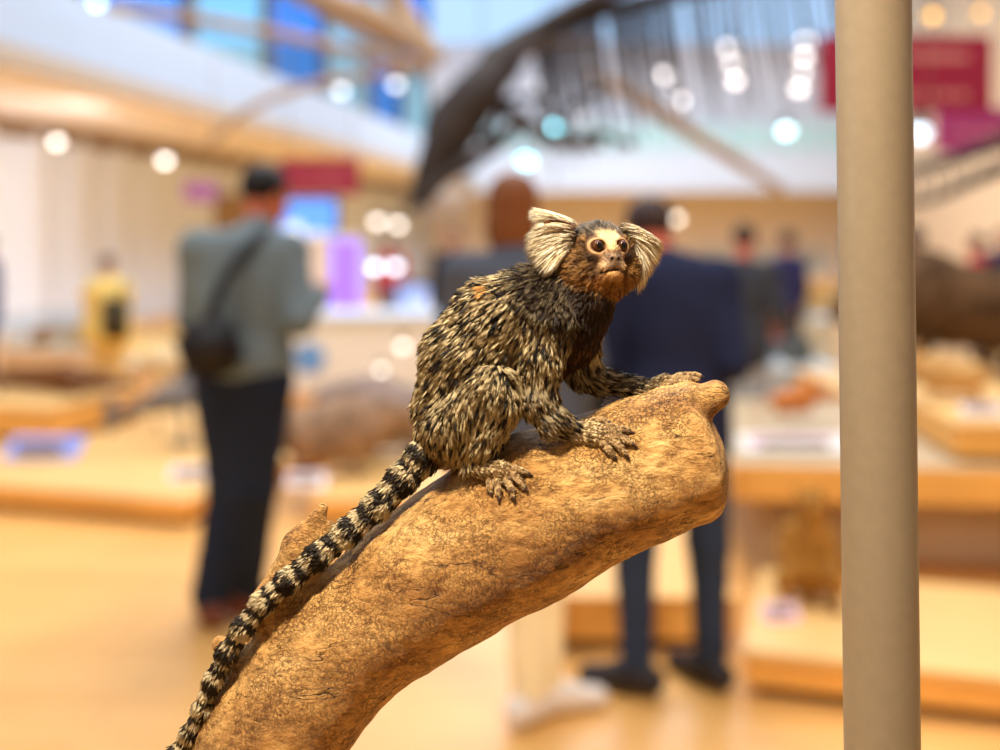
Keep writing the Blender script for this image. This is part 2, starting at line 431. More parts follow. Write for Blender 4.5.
def eye_cut(X, D):
    for e in EYE:
        c = H(*e) + hF * 3.6 - hR * (.8 if e[0] > 0 else -.8)
        Lq = X - c; d2 = np.sqrt((Lq @ hR) ** 2 + (1.22 * (Lq @ hU)) ** 2 + (Lq @ hF) ** 2) - 6.5
        k = 1.8; a = -d2; h = np.clip(.5 - .5 * (D - a) / k, 0, 1)
        D = a * h + D * (1 - h) + k * h * (1 - h)
    for sgn in (-1, 1):      # nostrils
        c = H(sgn * 3.4, -3.6, 36.2); a = -(np.sqrt(((X - c) ** 2).sum(-1)) - 1.9)
        k = 1.0; h = np.clip(.5 - .5 * (D - a) / k, 0, 1); D = a * h + D * (1 - h) + k * h * (1 - h)
    # mouth line
    L = X - H(0, -14.2, 31.5); q = np.stack([L @ hR, L @ hU, L @ hF], -1)
    q[..., 1] += .022 * q[..., 0] ** 2 - .4
    a = -(np.maximum(np.abs(q[..., 1]) - .9, np.maximum(np.abs(q[..., 0]) - 12.5, np.abs(q[..., 2]) - 9)))
    k = 1.2; h = np.clip(.5 - .5 * (D - a) / k, 0, 1); D = a * h + D * (1 - h) + k * h * (1 - h)
    return D
mk.cuts = [eye_cut]
MV, MQ = mk.mesh(1.45, lo=np.array([-360, -600, -90]))
MV = relax(MV, MQ, 1, .35)

# drop any stray island
def largest_island(V, Q):
    n = len(V); lab = np.arange(n)
    while True:
        m = lab[Q].min(1); new = lab.copy()
        for i in range(4): np.minimum.at(new, Q[:, i], m)
        new = new[new]
        if (new == lab).all(): break
        lab = new
    u, c = np.unique(lab, return_counts=True); keep = lab == u[c.argmax()]
    mp = np.cumsum(keep) - 1
    return V[keep], mp[Q[keep[Q].all(1)]]
MV, MQ = largest_island(MV, MQ)

GN = None
def field_normals(V):
    return mk.normals(V, 1.0)

# ---- what each point of the skin belongs to
def regions(X):
    """returns weights per tag and a coat direction"""
    W = {}; flow = np.zeros(X.shape); tot = np.zeros(len(X)); tailt = np.zeros(len(X)); tw = np.zeros(len(X))
    ti = 0; tn = sum(1 for p in mk.p if p[6] == 'tail')
    for p in mk.p:
        d, t = mk.dist(p, X); w = np.exp(-np.clip(d, -6, 200) / 4.0)
        W[p[6]] = W.get(p[6], 0) + w
        if p[0] == 'c':
            f = p[2] - p[1]; f = f / (np.linalg.norm(f) + 1e-9)
            if p[6] in ('torso', 'chest', 'neck'):
                f = np.array([-.62, -.78, .0]) if p[6] == 'torso' else np.array([-.15, -1, 0])
            if p[6] == 'thigh': f = np.array([-.12, -1, 0.])
            flow += w[:, None] * f
        if p[6] == 'tail':
            tailt += w * (ti + t); tw += w; ti += 1
        tot += w
    for k in W: W[k] = W[k] / tot
    hw = sum(W.get(k, 0) for k in ('head', 'muzzle', 'nose', 'lip', 'chin'))
    rad = X - H(0, -4, 40); rad /= np.linalg.norm(rad, axis=1)[:, None] + 1e-9
    flow = flow / (tot[:, None]) * (1 - hw[:, None]) + rad * hw[:, None]
    return W, flow, hw, tailt / np.maximum(tw, 1e-9)

def head_coords(X):
    q = X - HC; return q @ hR, q @ hU, q @ hF

SK = lambda *c: np.array(srgb(*c)[:3])
def coat_base(X, W, hw, tt):
    """albedo of skin and underfur"""
    n = len(X); c = np.tile(SK(58, 46, 30), (n, 1))
    r, u, f = head_coords(X)
    def put(mask, col):
        nonlocal c
        m = np.clip(mask, 0, 1)[:, None]; c = c * (1 - m) + np.asarray(col) * m
    chest = (W.get('neck', 0) + W.get('chest', 0) * .8)
    put(sstep(.3, .6, chest), SK(44, 26, 14))
    # shoulder/neck dark
    put(sstep(.35, .6, W['hand'] + W['foot'] + W['finger']), SK(160, 130, 88))
    put(sstep(.3, .6, W['finger']), SK(142, 110, 72))
    put(sstep(.5, .8, W['tail']), SK(48, 40, 32))
    hh = sstep(.4, .6, hw)
    put(hh, SK(88, 58, 30))                                            # ruff
    put(hh * sstep(16, 24, u), SK(78, 66, 54))                          # crown
    put(hh * sstep(-14, -26, u), SK(134, 80, 30))                       # throat
    face = hh * sstep(12, 20, f)
    put(face * sstep(15, 9, np.abs(r)) * sstep(24, 18, u) * sstep(-22, -16, u), SK(172, 132, 92))
    put(face * sstep(10.5, 6, np.abs(r) * (1 - .012 * u)) * sstep(27, 22, u) * sstep(3, 8, u), SK(232, 196, 146))     # forehead blaze
    for e in EYE:                                                       # bare rims
        d = np.sqrt((r - e[0]) ** 2 + ((u - e[1]) * 1.15) ** 2)
        put(face * sstep(10.2, 8.6, d), SK(204, 160, 112)); put(face * sstep(8.0, 6.8, d), SK(92, 58, 34))
    put(face * sstep(23, 27, f) * sstep(5, 1, u) * sstep(-14, -11, u) * sstep(11, 8, np.abs(r)), SK(142, 116, 92))    # muzzle
    put(face * sstep(5.5, 1.5, np.abs(np.abs(r) - 10.5)) * sstep(-16, -12, u) * sstep(-4, -9, u) * .8, SK(218, 184, 138))         # pale lip corners
    put(face * sstep(-14.6, -16, u) * sstep(-27, -22, u) * sstep(13, 9, np.abs(r)), SK(190, 142, 86))                 # chin
    nz = np.sqrt((np.abs(r) - 3.4) ** 2 + (u + 3.6) ** 2); put(face * sstep(2.4, 1.6, nz) * sstep(30, 33, f), SK(30, 16, 10))
    put(face * sstep(1.8, .8, np.abs(u + 14 + .02 * r * r)) * sstep(13.5, 11.5, np.abs(r)) * sstep(22, 25, f), SK(74, 42, 22))
    return c

W, flow, hw, tt = regions(MV)
base = coat_base(MV, W, hw, tt)

def attr_mat(name, rough=.6, spec=.2, bump=None):
    m = bpy.data.materials.new(name); m.use_nodes = True; nt = m.node_tree; b = nt.nodes['Principled BSDF']
    a = nt.nodes.new('ShaderNodeVertexColor'); a.layer_name = 'Col'
    b.inputs['Roughness'].default_value = rough; b.inputs['Specular IOR Level'].default_value = spec
    if bump:
        n = nt.nodes.new('ShaderNodeTexNoise'); n.inputs['Scale'].default_value = bump[0]; n.inputs['Detail'].default_value = 5
        tc = nt.nodes.new('ShaderNodeTexCoord'); nt.links.new(tc.outputs['Object'], n.inputs['Vector'])
        bp = nt.nodes.new('ShaderNodeBump'); bp.inputs['Strength'].default_value = bump[1]; bp.inputs['Distance'].default_value = bump[2]
        nt.links.new(n.outputs['Fac'], bp.inputs['Height']); nt.links.new(bp.outputs[0], b.inputs['Normal'])
        mx = nt.nodes.new('ShaderNodeMixRGB'); mx.blend_type = 'MULTIPLY'; mx.inputs[0].default_value = .55
        rp = nt.nodes.new('ShaderNodeValToRGB'); rp.color_ramp.elements[0].position = .35; rp.color_ramp.elements[1].position = .62
        rp.color_ramp.elements[0].color = (.45, .4, .35, 1); rp.color_ramp.elements[1].color = (1.1, 1.1, 1.1, 1)
        nt.links.new(n.outputs['Fac'], rp.inputs['Fac']); nt.links.new(a.outputs[0], mx.inputs[1]); nt.links.new(rp.outputs[0], mx.inputs[2])
        nt.links.new(mx.outputs[0], b.inputs['Base Color'])
    else:
        nt.links.new(a.outputs[0], b.inputs['Base Color'])
    return m
monkey_root_loc = to_world(TF((470, 478, 10)))
marmoset = empty('stuffed_marmoset', Vector(monkey_root_loc))
tag(marmoset, 'small stuffed monkey with white ear tufts and ringed tail sitting on the driftwood branch', 'monkey')
def mlocal(V): return to_world(V) - np.array(monkey_root_loc)
body = link_mesh('body', mlocal(MV), MQ, attr_mat('monkey_skin', .62, .2, (1500, .5, .0006)), marmoset, colors=base)

# ---- fur
class Strands:
    def __init__(s): s.P = []; s.N = []; s.D = []; s.T = []; s.R = []; s.C = []
def build_strands(name, roots, pts, widths, cols, mat, parent):
    """roots n,3; pts n,K,3 centre lines; widths n,K ; cols n,K,3 -> three-sided tapering hairs in one mesh"""
    n, K, _ = pts.shape
    tan = np.gradient(pts, axis=1); tan /= np.linalg.norm(tan, axis=2, keepdims=True) + 1e-9
    ref = rng.normal(size=(n, 1, 3)); s1 = np.cross(tan, ref); s1 /= np.linalg.norm(s1, axis=2, keepdims=True) + 1e-9
    s2 = np.cross(tan, s1)
    ring = []
    for j in range(3):
        a = 2 * math.pi * j / 3; ring.append(pts + widths[..., None] * (math.cos(a) * s1 + math.sin(a) * s2))
    R = np.stack(ring, 2)[:, :K - 1]                     # n,K-1,3,3
    Vb = R.reshape(n, -1, 3); tip = pts[:, -1:, :]
    Vt = np.concatenate([Vb, tip], 1); m = Vt.shape[1]
    cb = np.repeat(cols[:, :K - 1], 3, axis=1); ct = np.concatenate([cb, cols[:, -1:]], 1)
    f = []
    for k in range(K - 2):
        for j in range(3):
            a = 3 * k + j; b = 3 * k + (j + 1) % 3; f += [(a, b, b + 3), (a, b + 3, a + 3)]
    k = K - 2
    for j in range(3): f.append((3 * k + j, 3 * k + (j + 1) % 3, m - 1))
    f = np.array(f); FF = (f[None] + (np.arange(n) * m)[:, None, None]).reshape(-1, 3)
    return link_mesh(name, mlocal(Vt.reshape(-1, 3)), FF, mat, parent, colors=ct.reshape(-1, 3))

# sampling of the skin
Tri = np.concatenate([MQ[:, [0, 1, 2]], MQ[:, [0, 2, 3]]])
TA = np.linalg.norm(np.cross(MV[Tri[:, 1]] - MV[Tri[:, 0]], MV[Tri[:, 2]] - MV[Tri[:, 0]]), axis=1) / 2
def sample(n, dens=None):
    p = TA if dens is None else TA * dens
    t = rng.choice(len(Tri), n, p=p / p.sum()); r1 = np.sqrt(rng.random(n)); r2 = rng.random(n)
    b = np.stack([1 - r1, r1 * (1 - r2), r1 * r2], 1)
    return (MV[Tri[t]] * b[..., None]).sum(1)
TC = MV[Tri].mean(1)
Wt, _, hwt, _ = regions(TC)
fing = Wt['finger']; rr, uu, ff = head_coords(TC)
bareface = sstep(.5, .7, hwt) * sstep(15, 20, ff) * sstep(17, 13, np.abs(rr)) * sstep(24, 19, uu) * sstep(-24, -20, uu)
eyed = np.min([np.sqrt((rr - e[0]) ** 2 + (uu - e[1]) ** 2 + (ff - e[2]) ** 2) for e in EYE], 0)
dens = (1 - sstep(.25, .55, fing) * .3) * (1 - bareface * .75) * (eyed > 10.5) * np.where(TC[:, 2] < -28, .45, 1.0)
dens *= 1 + 1.2 * sstep(.5, .8, Wt['tail']) + .9 * sstep(.5, .8, hwt) + .4 * sstep(.3, .6, Wt['hand'] + Wt['foot'])

fur_mat = attr_mat('fur_strands', .48, .25)
def grow(n, K=4, seed=1):
    X = sample(n, dens)
    W, fl, hw, tt = regions(X); N = field_normals(X)
    fl = fl + .25 * np.stack([noise3(X, .06, 11), noise3(X, .06, 12), noise3(X, .06, 13)], 1)
    T = fl - (fl * N).sum(1)[:, None] * N; T /= np.linalg.norm(T, axis=1)[:, None] + 1e-9
    r, u, f = head_coords(X)
    ishead = sstep(.45, .65, hw); tail = sstep(.45, .7, W['tail']); hand = sstep(.3, .55, W['hand'] + W['foot']); fg = sstep(.25, .5, W['finger'])
    chest = sstep(.35, .6, W['neck'] + W['chest'] * .7)
    fore = sstep(.3, .6, W['forearm'] + W['shank'] * .5)
    L = 15.0 * np.ones(n)
    L = lerp(L, 12, fore); L = lerp(L, 12, chest); L = lerp(L, 9.0, ishead)
    facef = ishead * sstep(12, 20, f)
    L = lerp(L, 3.6, facef * sstep(20, 13, np.abs(r))); L = lerp(L, 8.5, tail); L = lerp(L, 5.5, hand); L = lerp(L, 3.2, fg)
    L *= rng.uniform(.7, 1.15, n)
    lift = lerp(.24, .34, chest); lift = lerp(lift, .22, hand); lift = lerp(lift, .3, ishead); lift = lerp(lift, .42, tail)
    # clumps
    m = max(n // 8, 10); ci = rng.choice(n, m, replace=False); kd = KDTree(m)
    for i, j in enumerate(ci): kd.insert(Vector(X[j]), i)
    kd.balance(); own = np.array([kd.find(Vector(x))[1] for x in X])
    crand = rng.random(m); crand2 = rng.random(m)
    # clump dots follow loose streaks across the coat, so groups of tufts share a tone
    dirj = rng.normal(size=(m, 3)) * .13
    cr = crand[own]; cr2 = crand2[own]; src = ci[own]
    D = T + N * lift[:, None] + dirj[own] + rng.normal(size=(n, 3)) * .07
    s = np.linspace(0, 1, K)
    pts = np.zeros((n, K, 3))
    tipc = X[src] + T[src] * L[src][:, None] * 1.0 + N[src] * (L[src] * .26)[:, None] + dirj[own] * L[:, None]
    for k, q in enumerate(s):
        free = X + (D * q + N * (.18 * q * (1 - q)) - N * (.12 * q * q)) .astype(float) * L[:, None]
        cl = .7 * q ** 1.3 * (1 - .7 * ishead)
        pts[:, k] = free * (1 - cl[:, None]) + (X + (tipc - X) * q) * cl[:, None] if isinstance(cl, np.ndarray) else free
    pts[:, 0] -= N * .8
    wid = np.array([.26, .32, .24, .0])[:K] if K == 4 else np.linspace(.5, 0, K)
    widths = np.tile(wid, (n, 1)) * lerp(1.0, .62, ishead * .8)[:, None] * rng.uniform(.8, 1.3, (n, 1))
    # ---- colours
    q = s[None, :, None]
    DK = SK(30, 23, 16); CR = SK(208, 188, 144); TAN = SK(134, 110, 68); OC = SK(204, 150, 78); BK = SK(20, 16, 12); GY = SK(150, 134, 106)
    def band(a, b, c, p1=.3, p2=.72):
        return lerp(np.asarray(a), np.asarray(b), sstep(p1 - .12, p1 + .12, q)) * (q < p2 + .1) + np.asarray(c) * (q >= p2 + .1)
    light = band(TAN * .75, CR, CR * 1.08); mid = band(DK, TAN, CR * .8); dark = band(DK, DK, BK); och = band(TAN, OC, OC * 1.05)
    stre = noise3(X * np.array([1, 1, 1]), .22, 21)
    sel = cr + .16 * stre
    col = np.where((sel < .31)[:, None, None], dark, np.where((sel < .56)[:, None, None], mid, light))
    och_m = (cr2 < -1)
    # orange patch on the upper back
    pc = TF((488, 290, 25)); pd = np.sqrt(((X - pc) * np.array([1.6, .75, .4]) @ np.array([[.9, .3, 0], [-.3, .9, 0], [0, 0, 1]])) ** 2 @ np.ones(3))
    och_m = och_m | ((pd < 7) & (cr2 < .6))
    col = np.where(och_m[:, None, None], och, col)
    # lower rump warmer
    lr = (sstep(430, 462, HZ - X[:, 1]) * sstep(.2, .5, W['torso'] + W['thigh']) * (X[:, 0] < -20))[:, None, None]
    col = col * (1 - .45 * lr) + lr * .45 * SK(176, 128, 60)
    def blend(mask, c): 
        nonlocal col
        mk_ = np.clip(mask, 0, 1)[:, None, None]; col = col * (1 - mk_) + c * mk_
    # thigh paler and finer
    th = sstep(.4, .7, W['thigh'] + W['shank']) * (sel > .3); blend(th * .45, lerp(TAN, CR, .45) * np.ones((1, K, 1)))
    ch_c = np.where((cr < .7)[:, None, None], band(SK(34, 22, 13), SK(54, 34, 17), SK(64, 40, 20)), band(SK(48, 30, 17), SK(104, 66, 30), SK(116, 76, 38)))
    blend(chest * (1 - sstep(.35, .6, W['upper_arm'] * 1.2)), ch_c)
    # dark collar behind the head
    col_d = sstep(66, 40, np.linalg.norm(X - TF((566, 286, 20)), axis=1)) * (1 - ishead)
    blend(col_d * .85, band(SK(26, 18, 12), SK(40, 26, 16), SK(52, 34, 20)))
    # arms: grey, salt and pepper
    am = sstep(.4, .7, W['forearm'] + W['upper_arm'] * .5) * (1 - hand)
    ac = np.where((sel + .25 * (X[:, 2] > 0) < .62)[:, None, None], band(BK, DK, BK), band(DK, GY, SK(212, 192, 150)))
    blend(am * .8, ac)
    hc = np.where((cr < .4)[:, None, None], band(SK(100, 78, 50), SK(140, 112, 72), SK(140, 112, 72)), band(SK(150, 122, 82), SK(220, 196, 148), SK(220, 196, 148)))
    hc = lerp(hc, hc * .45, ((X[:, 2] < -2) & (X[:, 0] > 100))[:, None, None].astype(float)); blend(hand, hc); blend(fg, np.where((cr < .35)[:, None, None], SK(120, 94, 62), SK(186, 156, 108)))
    # tail rings
    ph = tt * 1.75 + .2 * noise3(X, .2, 31) + rng.normal(size=n) * .04 + .25 * q[0, :, 0].mean()
    far = sstep(3, 6, tt)
    ts = np.sin(2 * np.pi * ph) - .3 + (.75 + .5 * (1 - far)) * noise3(X, .3, 33) + 1.2 * (cr - .5)
    far = sstep(3, 6, tt)
    tcx = np.where((ts > -.05)[:, None, None], band(SK(120, 104, 80), SK(206, 186, 144), SK(214, 194, 152)), band(SK(26, 19, 13), SK(44, 34, 23), SK(30, 22, 15)))
    blend(tail, tcx)
    # head
    crown = np.where((cr < .5)[:, None, None], band(SK(46, 38, 30), SK(66, 56, 46), SK(80, 70, 58)), band(SK(70, 60, 48), SK(116, 102, 84), SK(136, 120, 98)))
    ruff = np.where((cr < .4)[:, None, None], band(SK(52, 34, 20), SK(92, 62, 32), SK(100, 68, 36)), band(SK(90, 62, 34), SK(158, 116, 64), SK(180, 136, 82)))
    thr = np.where((cr < .4)[:, None, None], SK(108, 68, 28), SK(164, 112, 52)) * np.ones((1, K, 1))
    blend(ishead, ruff); blend(ishead * sstep(10, 20, u - .25 * f), crown); blend(ishead * sstep(-12, -24, u), thr * .9)
    sub = coat_base(X, W, hw, tt)
    blend(facef * sstep(19, 14, np.abs(r)) * sstep(-27, -22, u) * sstep(27, 23, u), sub[:, None, :] * (.8 + .35 * cr[:, None, None]) * np.ones((1, K, 1)))
    # dark stripe under and beside the eyes
    blend(facef * sstep(5, 2, np.abs(np.abs(r) - 17)) * sstep(-8, -2, u) * sstep(14, 8, u), SK(64, 44, 28) * np.ones((1, K, 1)))
    col = col * rng.uniform(.82, 1.14, (n, 1, 1))
    return X, pts, widths, np.clip(col, 0, 1), tail > .5, ishead > .5

NF = 230000
X, pts, widths, cols, istail, ishd = grow(NF)
for nm, m in (('tail_fur', istail), ('head_fur', ishd & ~istail), ('body_fur', ~istail & ~ishd)):
    build_strands(nm, X[m], pts[m], widths[m], cols[m], fur_mat, marmoset)

# ---- ear tufts: fans of long white hair
def tuft(root_a, root_b, tips, n, name, seed, curl, lead=0.0, dark=.1):
    r = np.random.default_rng(seed); K = 7
    t = r.random(n); a = np.array(root_a); b = np.array(root_b)
    tp = np.array(tips, float); seg = t * (len(tp) - 1); i = np.minimum(seg.astype(int), len(tp) - 2); fr = seg - i
    # bundle hairs into locks
    lock = np.round(t * 15) / 15; tl = lock * (len(tp) - 1); il = np.minimum(tl.astype(int), len(tp) - 2); fl_ = tl - il
    T0 = tp[i] * (1 - fr)[:, None] + tp[i + 1] * fr[:, None]; T1 = tp[il] * (1 - fl_)[:, None] + tp[il + 1] * fl_[:, None]
    tip = T0 * .45 + T1 * .55
    R = a * (1 - t)[:, None] + b * t[:, None] + r.normal(size=(n, 3)) * np.array([1.6, 1.6, 3.0])
    ln = r.uniform(.72, 1.06, n)[:, None]
    pts = np.zeros((n, K, 3)); q = np.linspace(0, 1, K)
    Rw = np.array([TF(x) for x in R]); Tw = np.array([TF(x) for x in tip]); Tw = Rw + (Tw - Rw) * ln + r.normal(size=(n, 3)) * np.array([1.3, 1.3, 4.5])
    mid = (Rw + Tw) / 2 + np.array(curl)
    for k, s in enumerate(q):
        pts[:, k] = Rw * (1 - s) ** 2 + 2 * mid * s * (1 - s) + Tw * s * s
    widths = np.tile(np.array([.36, .42, .42, .4, .34, .22, 0]), (n, 1)) * r.uniform(.7, 1.1, (n, 1))
    wh = np.where(r.random(n)[:, None] < dark, SK(150, 122, 84), np.where(r.random(n)[:, None] < .3, SK(224, 202, 158), SK(246, 234, 206)))
    c = wh[:, None, :] * np.ones((1, K, 1)); rootc = SK(128, 108, 82)
    c = lerp(rootc, c, sstep(-.05, .3, q)[None, :, None])
    o = build_strands(name, Rw, pts, widths, np.clip(c, 0, 1), fur_mat, marmoset)
    return o
# ears: thin curved shells half hidden in the tufts
def ear(c, ax_out, ax_up, ax_n, ra, rb, mat, name='ear'):
    V = []; Fc = []; nu, nv = 14, 7
    for side in (0, 1):
        for j in range(nv + 1):
            for i in range(nu):
                a = 2 * math.pi * i / nu; rr_ = j / nv
                x = ra * rr_ * math.cos(a); y = rb * rr_ * math.sin(a) * (1 + .18 * math.cos(a))
                z = 3.0 * rr_ ** 2 - (1.2 if side else 0) * (1 - .75 * rr_)
                V.append(c + x * ax_out + y * ax_up + z * ax_n)
    o = (nv + 1) * nu
    for side in (0, 1):
        for j in range(nv):
            for i in range(nu):
                a, b2 = side * o + j * nu + i, side * o + j * nu + (i + 1) % nu
                f = (a, b2, b2 + nu, a + nu); Fc.append(f if side == 0 else f[::-1])
    for i in range(nu):
        a, b2 = nv * nu + i, nv * nu + (i + 1) % nu
        Fc.append((a, b2, b2 + o, a + o))
    return link_mesh(name, mlocal(np.array(V)), Fc, mat, marmoset)
ear_mat = new_mat('ear_skin', srgb(92, 58, 34), .6, .2, noise=(700, .4, 3))
def unit(v): v = np.array(v, float); return v / np.linalg.norm(v)
o1 = unit((-.96, .14, -.1)); n1 = unit((.1, .25, 1)); u1 = np.cross(n1, o1); 
ear_a = ear(TF((559, 225.5, 27)), o1, u1, n1, 16, 4.6, ear_mat)
o1 = unit((.92, -.3, -.3)); n1 = unit((.3, .2, 1)); u1 = np.cross(n1, o1)
ear_b = ear(TF((634, 234, -6)), o1, u1, n1, 12, 7, ear_mat)

# left of picture: upper fan and lower fan with the dark ear between them
e1 = tuft((574, 224, 22), (571, 227, 14), [(533, 209, 10), (530, 213, 6), (530, 219, 6), (536, 225, 4)], 1400, 'ear_tuft', 1, (0, 5, 2), dark=.06)
e2 = tuft((573, 229, 24), (569, 250, 20), [(534, 226, 18), (526, 237, 14), (525, 247, 16), (527, 258, 18), (532, 268, 22), (540, 278, 26), (547, 276, 28)], 3600, 'ear_tuft', 2, (0, 6, 5), dark=.2)
e3 = tuft((624, 228, 6), (637, 246, -4), [(650, 236, -12), (661, 243, -14), (664, 251, -14), (659, 262, -12), (652, 272, -10), (645, 284, -8), (638, 294, -4)], 2800, 'ear_tuft', 3, (2, 5, 4), dark=.22)
e4 = tuft((622, 227, 4), (626, 226, -2), [(640, 229, -8), (652, 236, -12), (656, 241, -14)], 300, 'ear_tuft', 4, (0, 2, 0), dark=.5)
for o_, p_ in ((e1, ear_a), (e2, ear_a), (e3, ear_b), (e4, ear_b)): o_.parent = p_
# ---- eyes
def ball(name, c, r, mat, parent, loc_fn, axes=None, n=20, sc=(1, 1, 1)):
    A = np.eye(3) if axes is None else axes
    V = [loc_fn(c + (A.T @ np.array([0, 0, r * sc[2]])))]
    for j in range(1, n):
        for i in range(2 * n):
            th = math.pi * j / n; ph = math.pi * i / n
            q = np.array([math.sin(th) * math.cos(ph) * sc[0], math.sin(th) * math.sin(ph) * sc[1], math.cos(th) * sc[2]]) * r
            V.append(loc_fn(c + A.T @ q))
    V.append(loc_fn(c - (A.T @ np.array([0, 0, r * sc[2]]))))
    Fc = []; m = 2 * n
    for i in range(m): Fc.append((0, 1 + i, 1 + (i + 1) % m))
    for j in range(n - 2):
        for i in range(m):
            a = 1 + j * m + i; b = 1 + j * m + (i + 1) % m; Fc.append((a, a + m, b + m, b))
    l = len(V) - 1
    for i in range(m): Fc.append((l, l - m + (i + 1) % m, l - m + i))
    return V, Fc
eye_brown = new_mat('eye_iris', srgb(78, 42, 18), .08, .3, noise=(900, .5, 2))
eye_black = new_mat('eye_pupil', srgb(10, 7, 6), .08, .35)
for e in EYE:
    c = H(*e) + hF * 1.4 + hU * -.2
    V, Fc = ball('eye', c, 5.7, None, None, lambda p: mlocal(p), HA)
    mats = [eye_brown, eye_black]
    gaze = hF
    me_faces_black = []
    ob = link_mesh('eye', V, Fc, eye_brown, marmoset, mats=mats)
    for p in ob.data.polygons:
        q = np.mean([V[i] for i in p.vertices], 0) - mlocal(c)
        q = np.array([q[0], q[2], -q[1]]); q /= np.linalg.norm(q)
        if q @ gaze > .80: p.material_index = 1
# ---- claws
claw_mat = new_mat('claw_horn', srgb(52, 32, 24), .3, .4)
for (a, b, c, r) in CL:
    A, B, C_ = TF(a), TF(b), TF(c); K = 7; V = []
    for k in range(K):
        s = k / (K - 1); p = A * (1 - s) ** 2 + 2 * B * s * (1 - s) + C_ * s * s
        tg = unit(2 * (1 - s) * (B - A) + 2 * s * (C_ - B)); s1 = unit(np.cross(tg, (0, .3, 1))); s2 = np.cross(tg, s1)
        rad = r * (1 - s) ** .7 * 1.05
        if k == K - 1: V.append(mlocal(p)); break
        for j in range(8):
            an = 2 * math.pi * j / 8; V.append(mlocal(p + rad * (math.cos(an) * s1 + math.sin(an) * s2 * 1.2)))
    Fc = [tuple(range(7, -1, -1))]
    for k in range(K - 2):
        for j in range(8): a0 = 8 * k + j; b0 = 8 * k + (j + 1) % 8; Fc.append((a0, b0, b0 + 8, a0 + 8))
    t_ = len(V) - 1; k = K - 2
    for j in range(8): Fc.append((8 * k + j, 8 * k + (j + 1) % 8, t_))
    link_mesh('claw', V, Fc, claw_mat, marmoset)
print('verts', len(MV), 'hairs', NF)
# ================================================================== THE HALL
import bmesh
def box_bm(bm, x0, x1, y0, y1, z0, z1, bevel=0.0):
    t = bmesh.new(); bmesh.ops.create_cube(t, size=1)
    for v in t.verts: v.co = Vector((lerp(x0, x1, v.co.x + .5), lerp(y0, y1, v.co.y + .5), lerp(z0, z1, v.co.z + .5)))
    if bevel: bmesh.ops.bevel(t, geom=list(t.edges), offset=bevel, segments=2, affect='EDGES')
    m = bpy.data.meshes.new('t'); t.to_mesh(m); t.free(); bm.from_mesh(m); bpy.data.meshes.remove(m)
def obj_bm(name, bm, mat, parent=None, loc=None, rz=0, smooth=False):
    me = bpy.data.meshes.new(name); bm.to_mesh(me); bm.free(); me.materials.append(mat)
    if smooth:
        for p in me.polygons: p.use_smooth = True
    o = bpy.data.objects.new(name, me); COL.objects.link(o)
    if parent: o.parent = parent
    if loc is not None: o.location = loc
    o.rotation_euler[2] = rz
    return o
def box(name, x0, x1, y0, y1, z0, z1, mat, parent=None, bevel=.004, loc=None, rz=0):
    bm = bmesh.new(); box_bm(bm, x0, x1, y0, y1, z0, z1, bevel); return obj_bm(name, bm, mat, parent, loc, rz)
def tube(name, pts, rads, mat, parent=None, seg=10, name_mesh=None):
    P = [Vector(p) for p in pts]; n = len(P)
    if not hasattr(rads, '__len__'): rads = [rads] * n
    V = []; Fc = []; up = Vector((0, 0, 1)); prev = None
    for i, p in enumerate(P):
        t = (P[min(i + 1, n - 1)] - P[max(i - 1, 0)]).normalized()
        if prev is None:
            a = t.cross(up if abs(t.z) < .95 else Vector((1, 0, 0))).normalized()
        else:
            a = (prev - t * prev.dot(t)).normalized()
        prev = a; b = t.cross(a)
        for j in range(seg):
            an = 2 * math.pi * j / seg; V.append(p + float(rads[i]) * (a * math.cos(an) + b * math.sin(an)))
    for i in range(n - 1):
        for j in range(seg):
            a0 = i * seg + j; b0 = i * seg + (j + 1) % seg; Fc.append((a0, b0, b0 + seg, a0 + seg))
    Fc.append(tuple(range(seg - 1, -1, -1))); Fc.append(tuple(range((n - 1) * seg, n * seg)))
    return link_mesh(name, V, Fc, mat, parent)
def spline(ctrl, n):
    C = [Vector(c) for c in ctrl]; out = []
    m = len(C) - 1
    for i in range(n):
        s = i / (n - 1) * m; k = min(int(s), m - 1); t = s - k
        p0 = C[max(k - 1, 0)]; p1 = C[k]; p2 = C[k + 1]; p3 = C[min(k + 2, m)]
        out.append(.5 * ((2 * p1) + (p2 - p0) * t + (2 * p0 - 5 * p1 + 4 * p2 - p3) * t * t + (3 * p1 - p0 - 3 * p2 + p3) * t ** 3))
    return out

M = {}
def mat(key, *a, **k):
    if key not in M: M[key] = new_mat(key, *a, **k)
    return M[key]
wood_orange = mat('platform_oak', srgb(240, 178, 92), .5, .3, noise=(3, .12, 4))
wood_pale = mat('platform_birch', srgb(230, 182, 112), .5, .3, noise=(3, .1, 4))
shadow_brown = mat('shadow_kick', srgb(96, 60, 34), .7)  # dark brown stands in for the shadow gap under the platforms
white = mat('white_paint', srgb(238, 232, 224), .5)
cream = mat('cream_paint', srgb(240, 224, 198), .6)
card = mat('label_card', srgb(236, 222, 222), .6)
blue_card = mat('blue_label', srgb(150, 160, 226), .5)
steel = mat('cable_steel', srgb(150, 140, 130), .4, metal=.6)

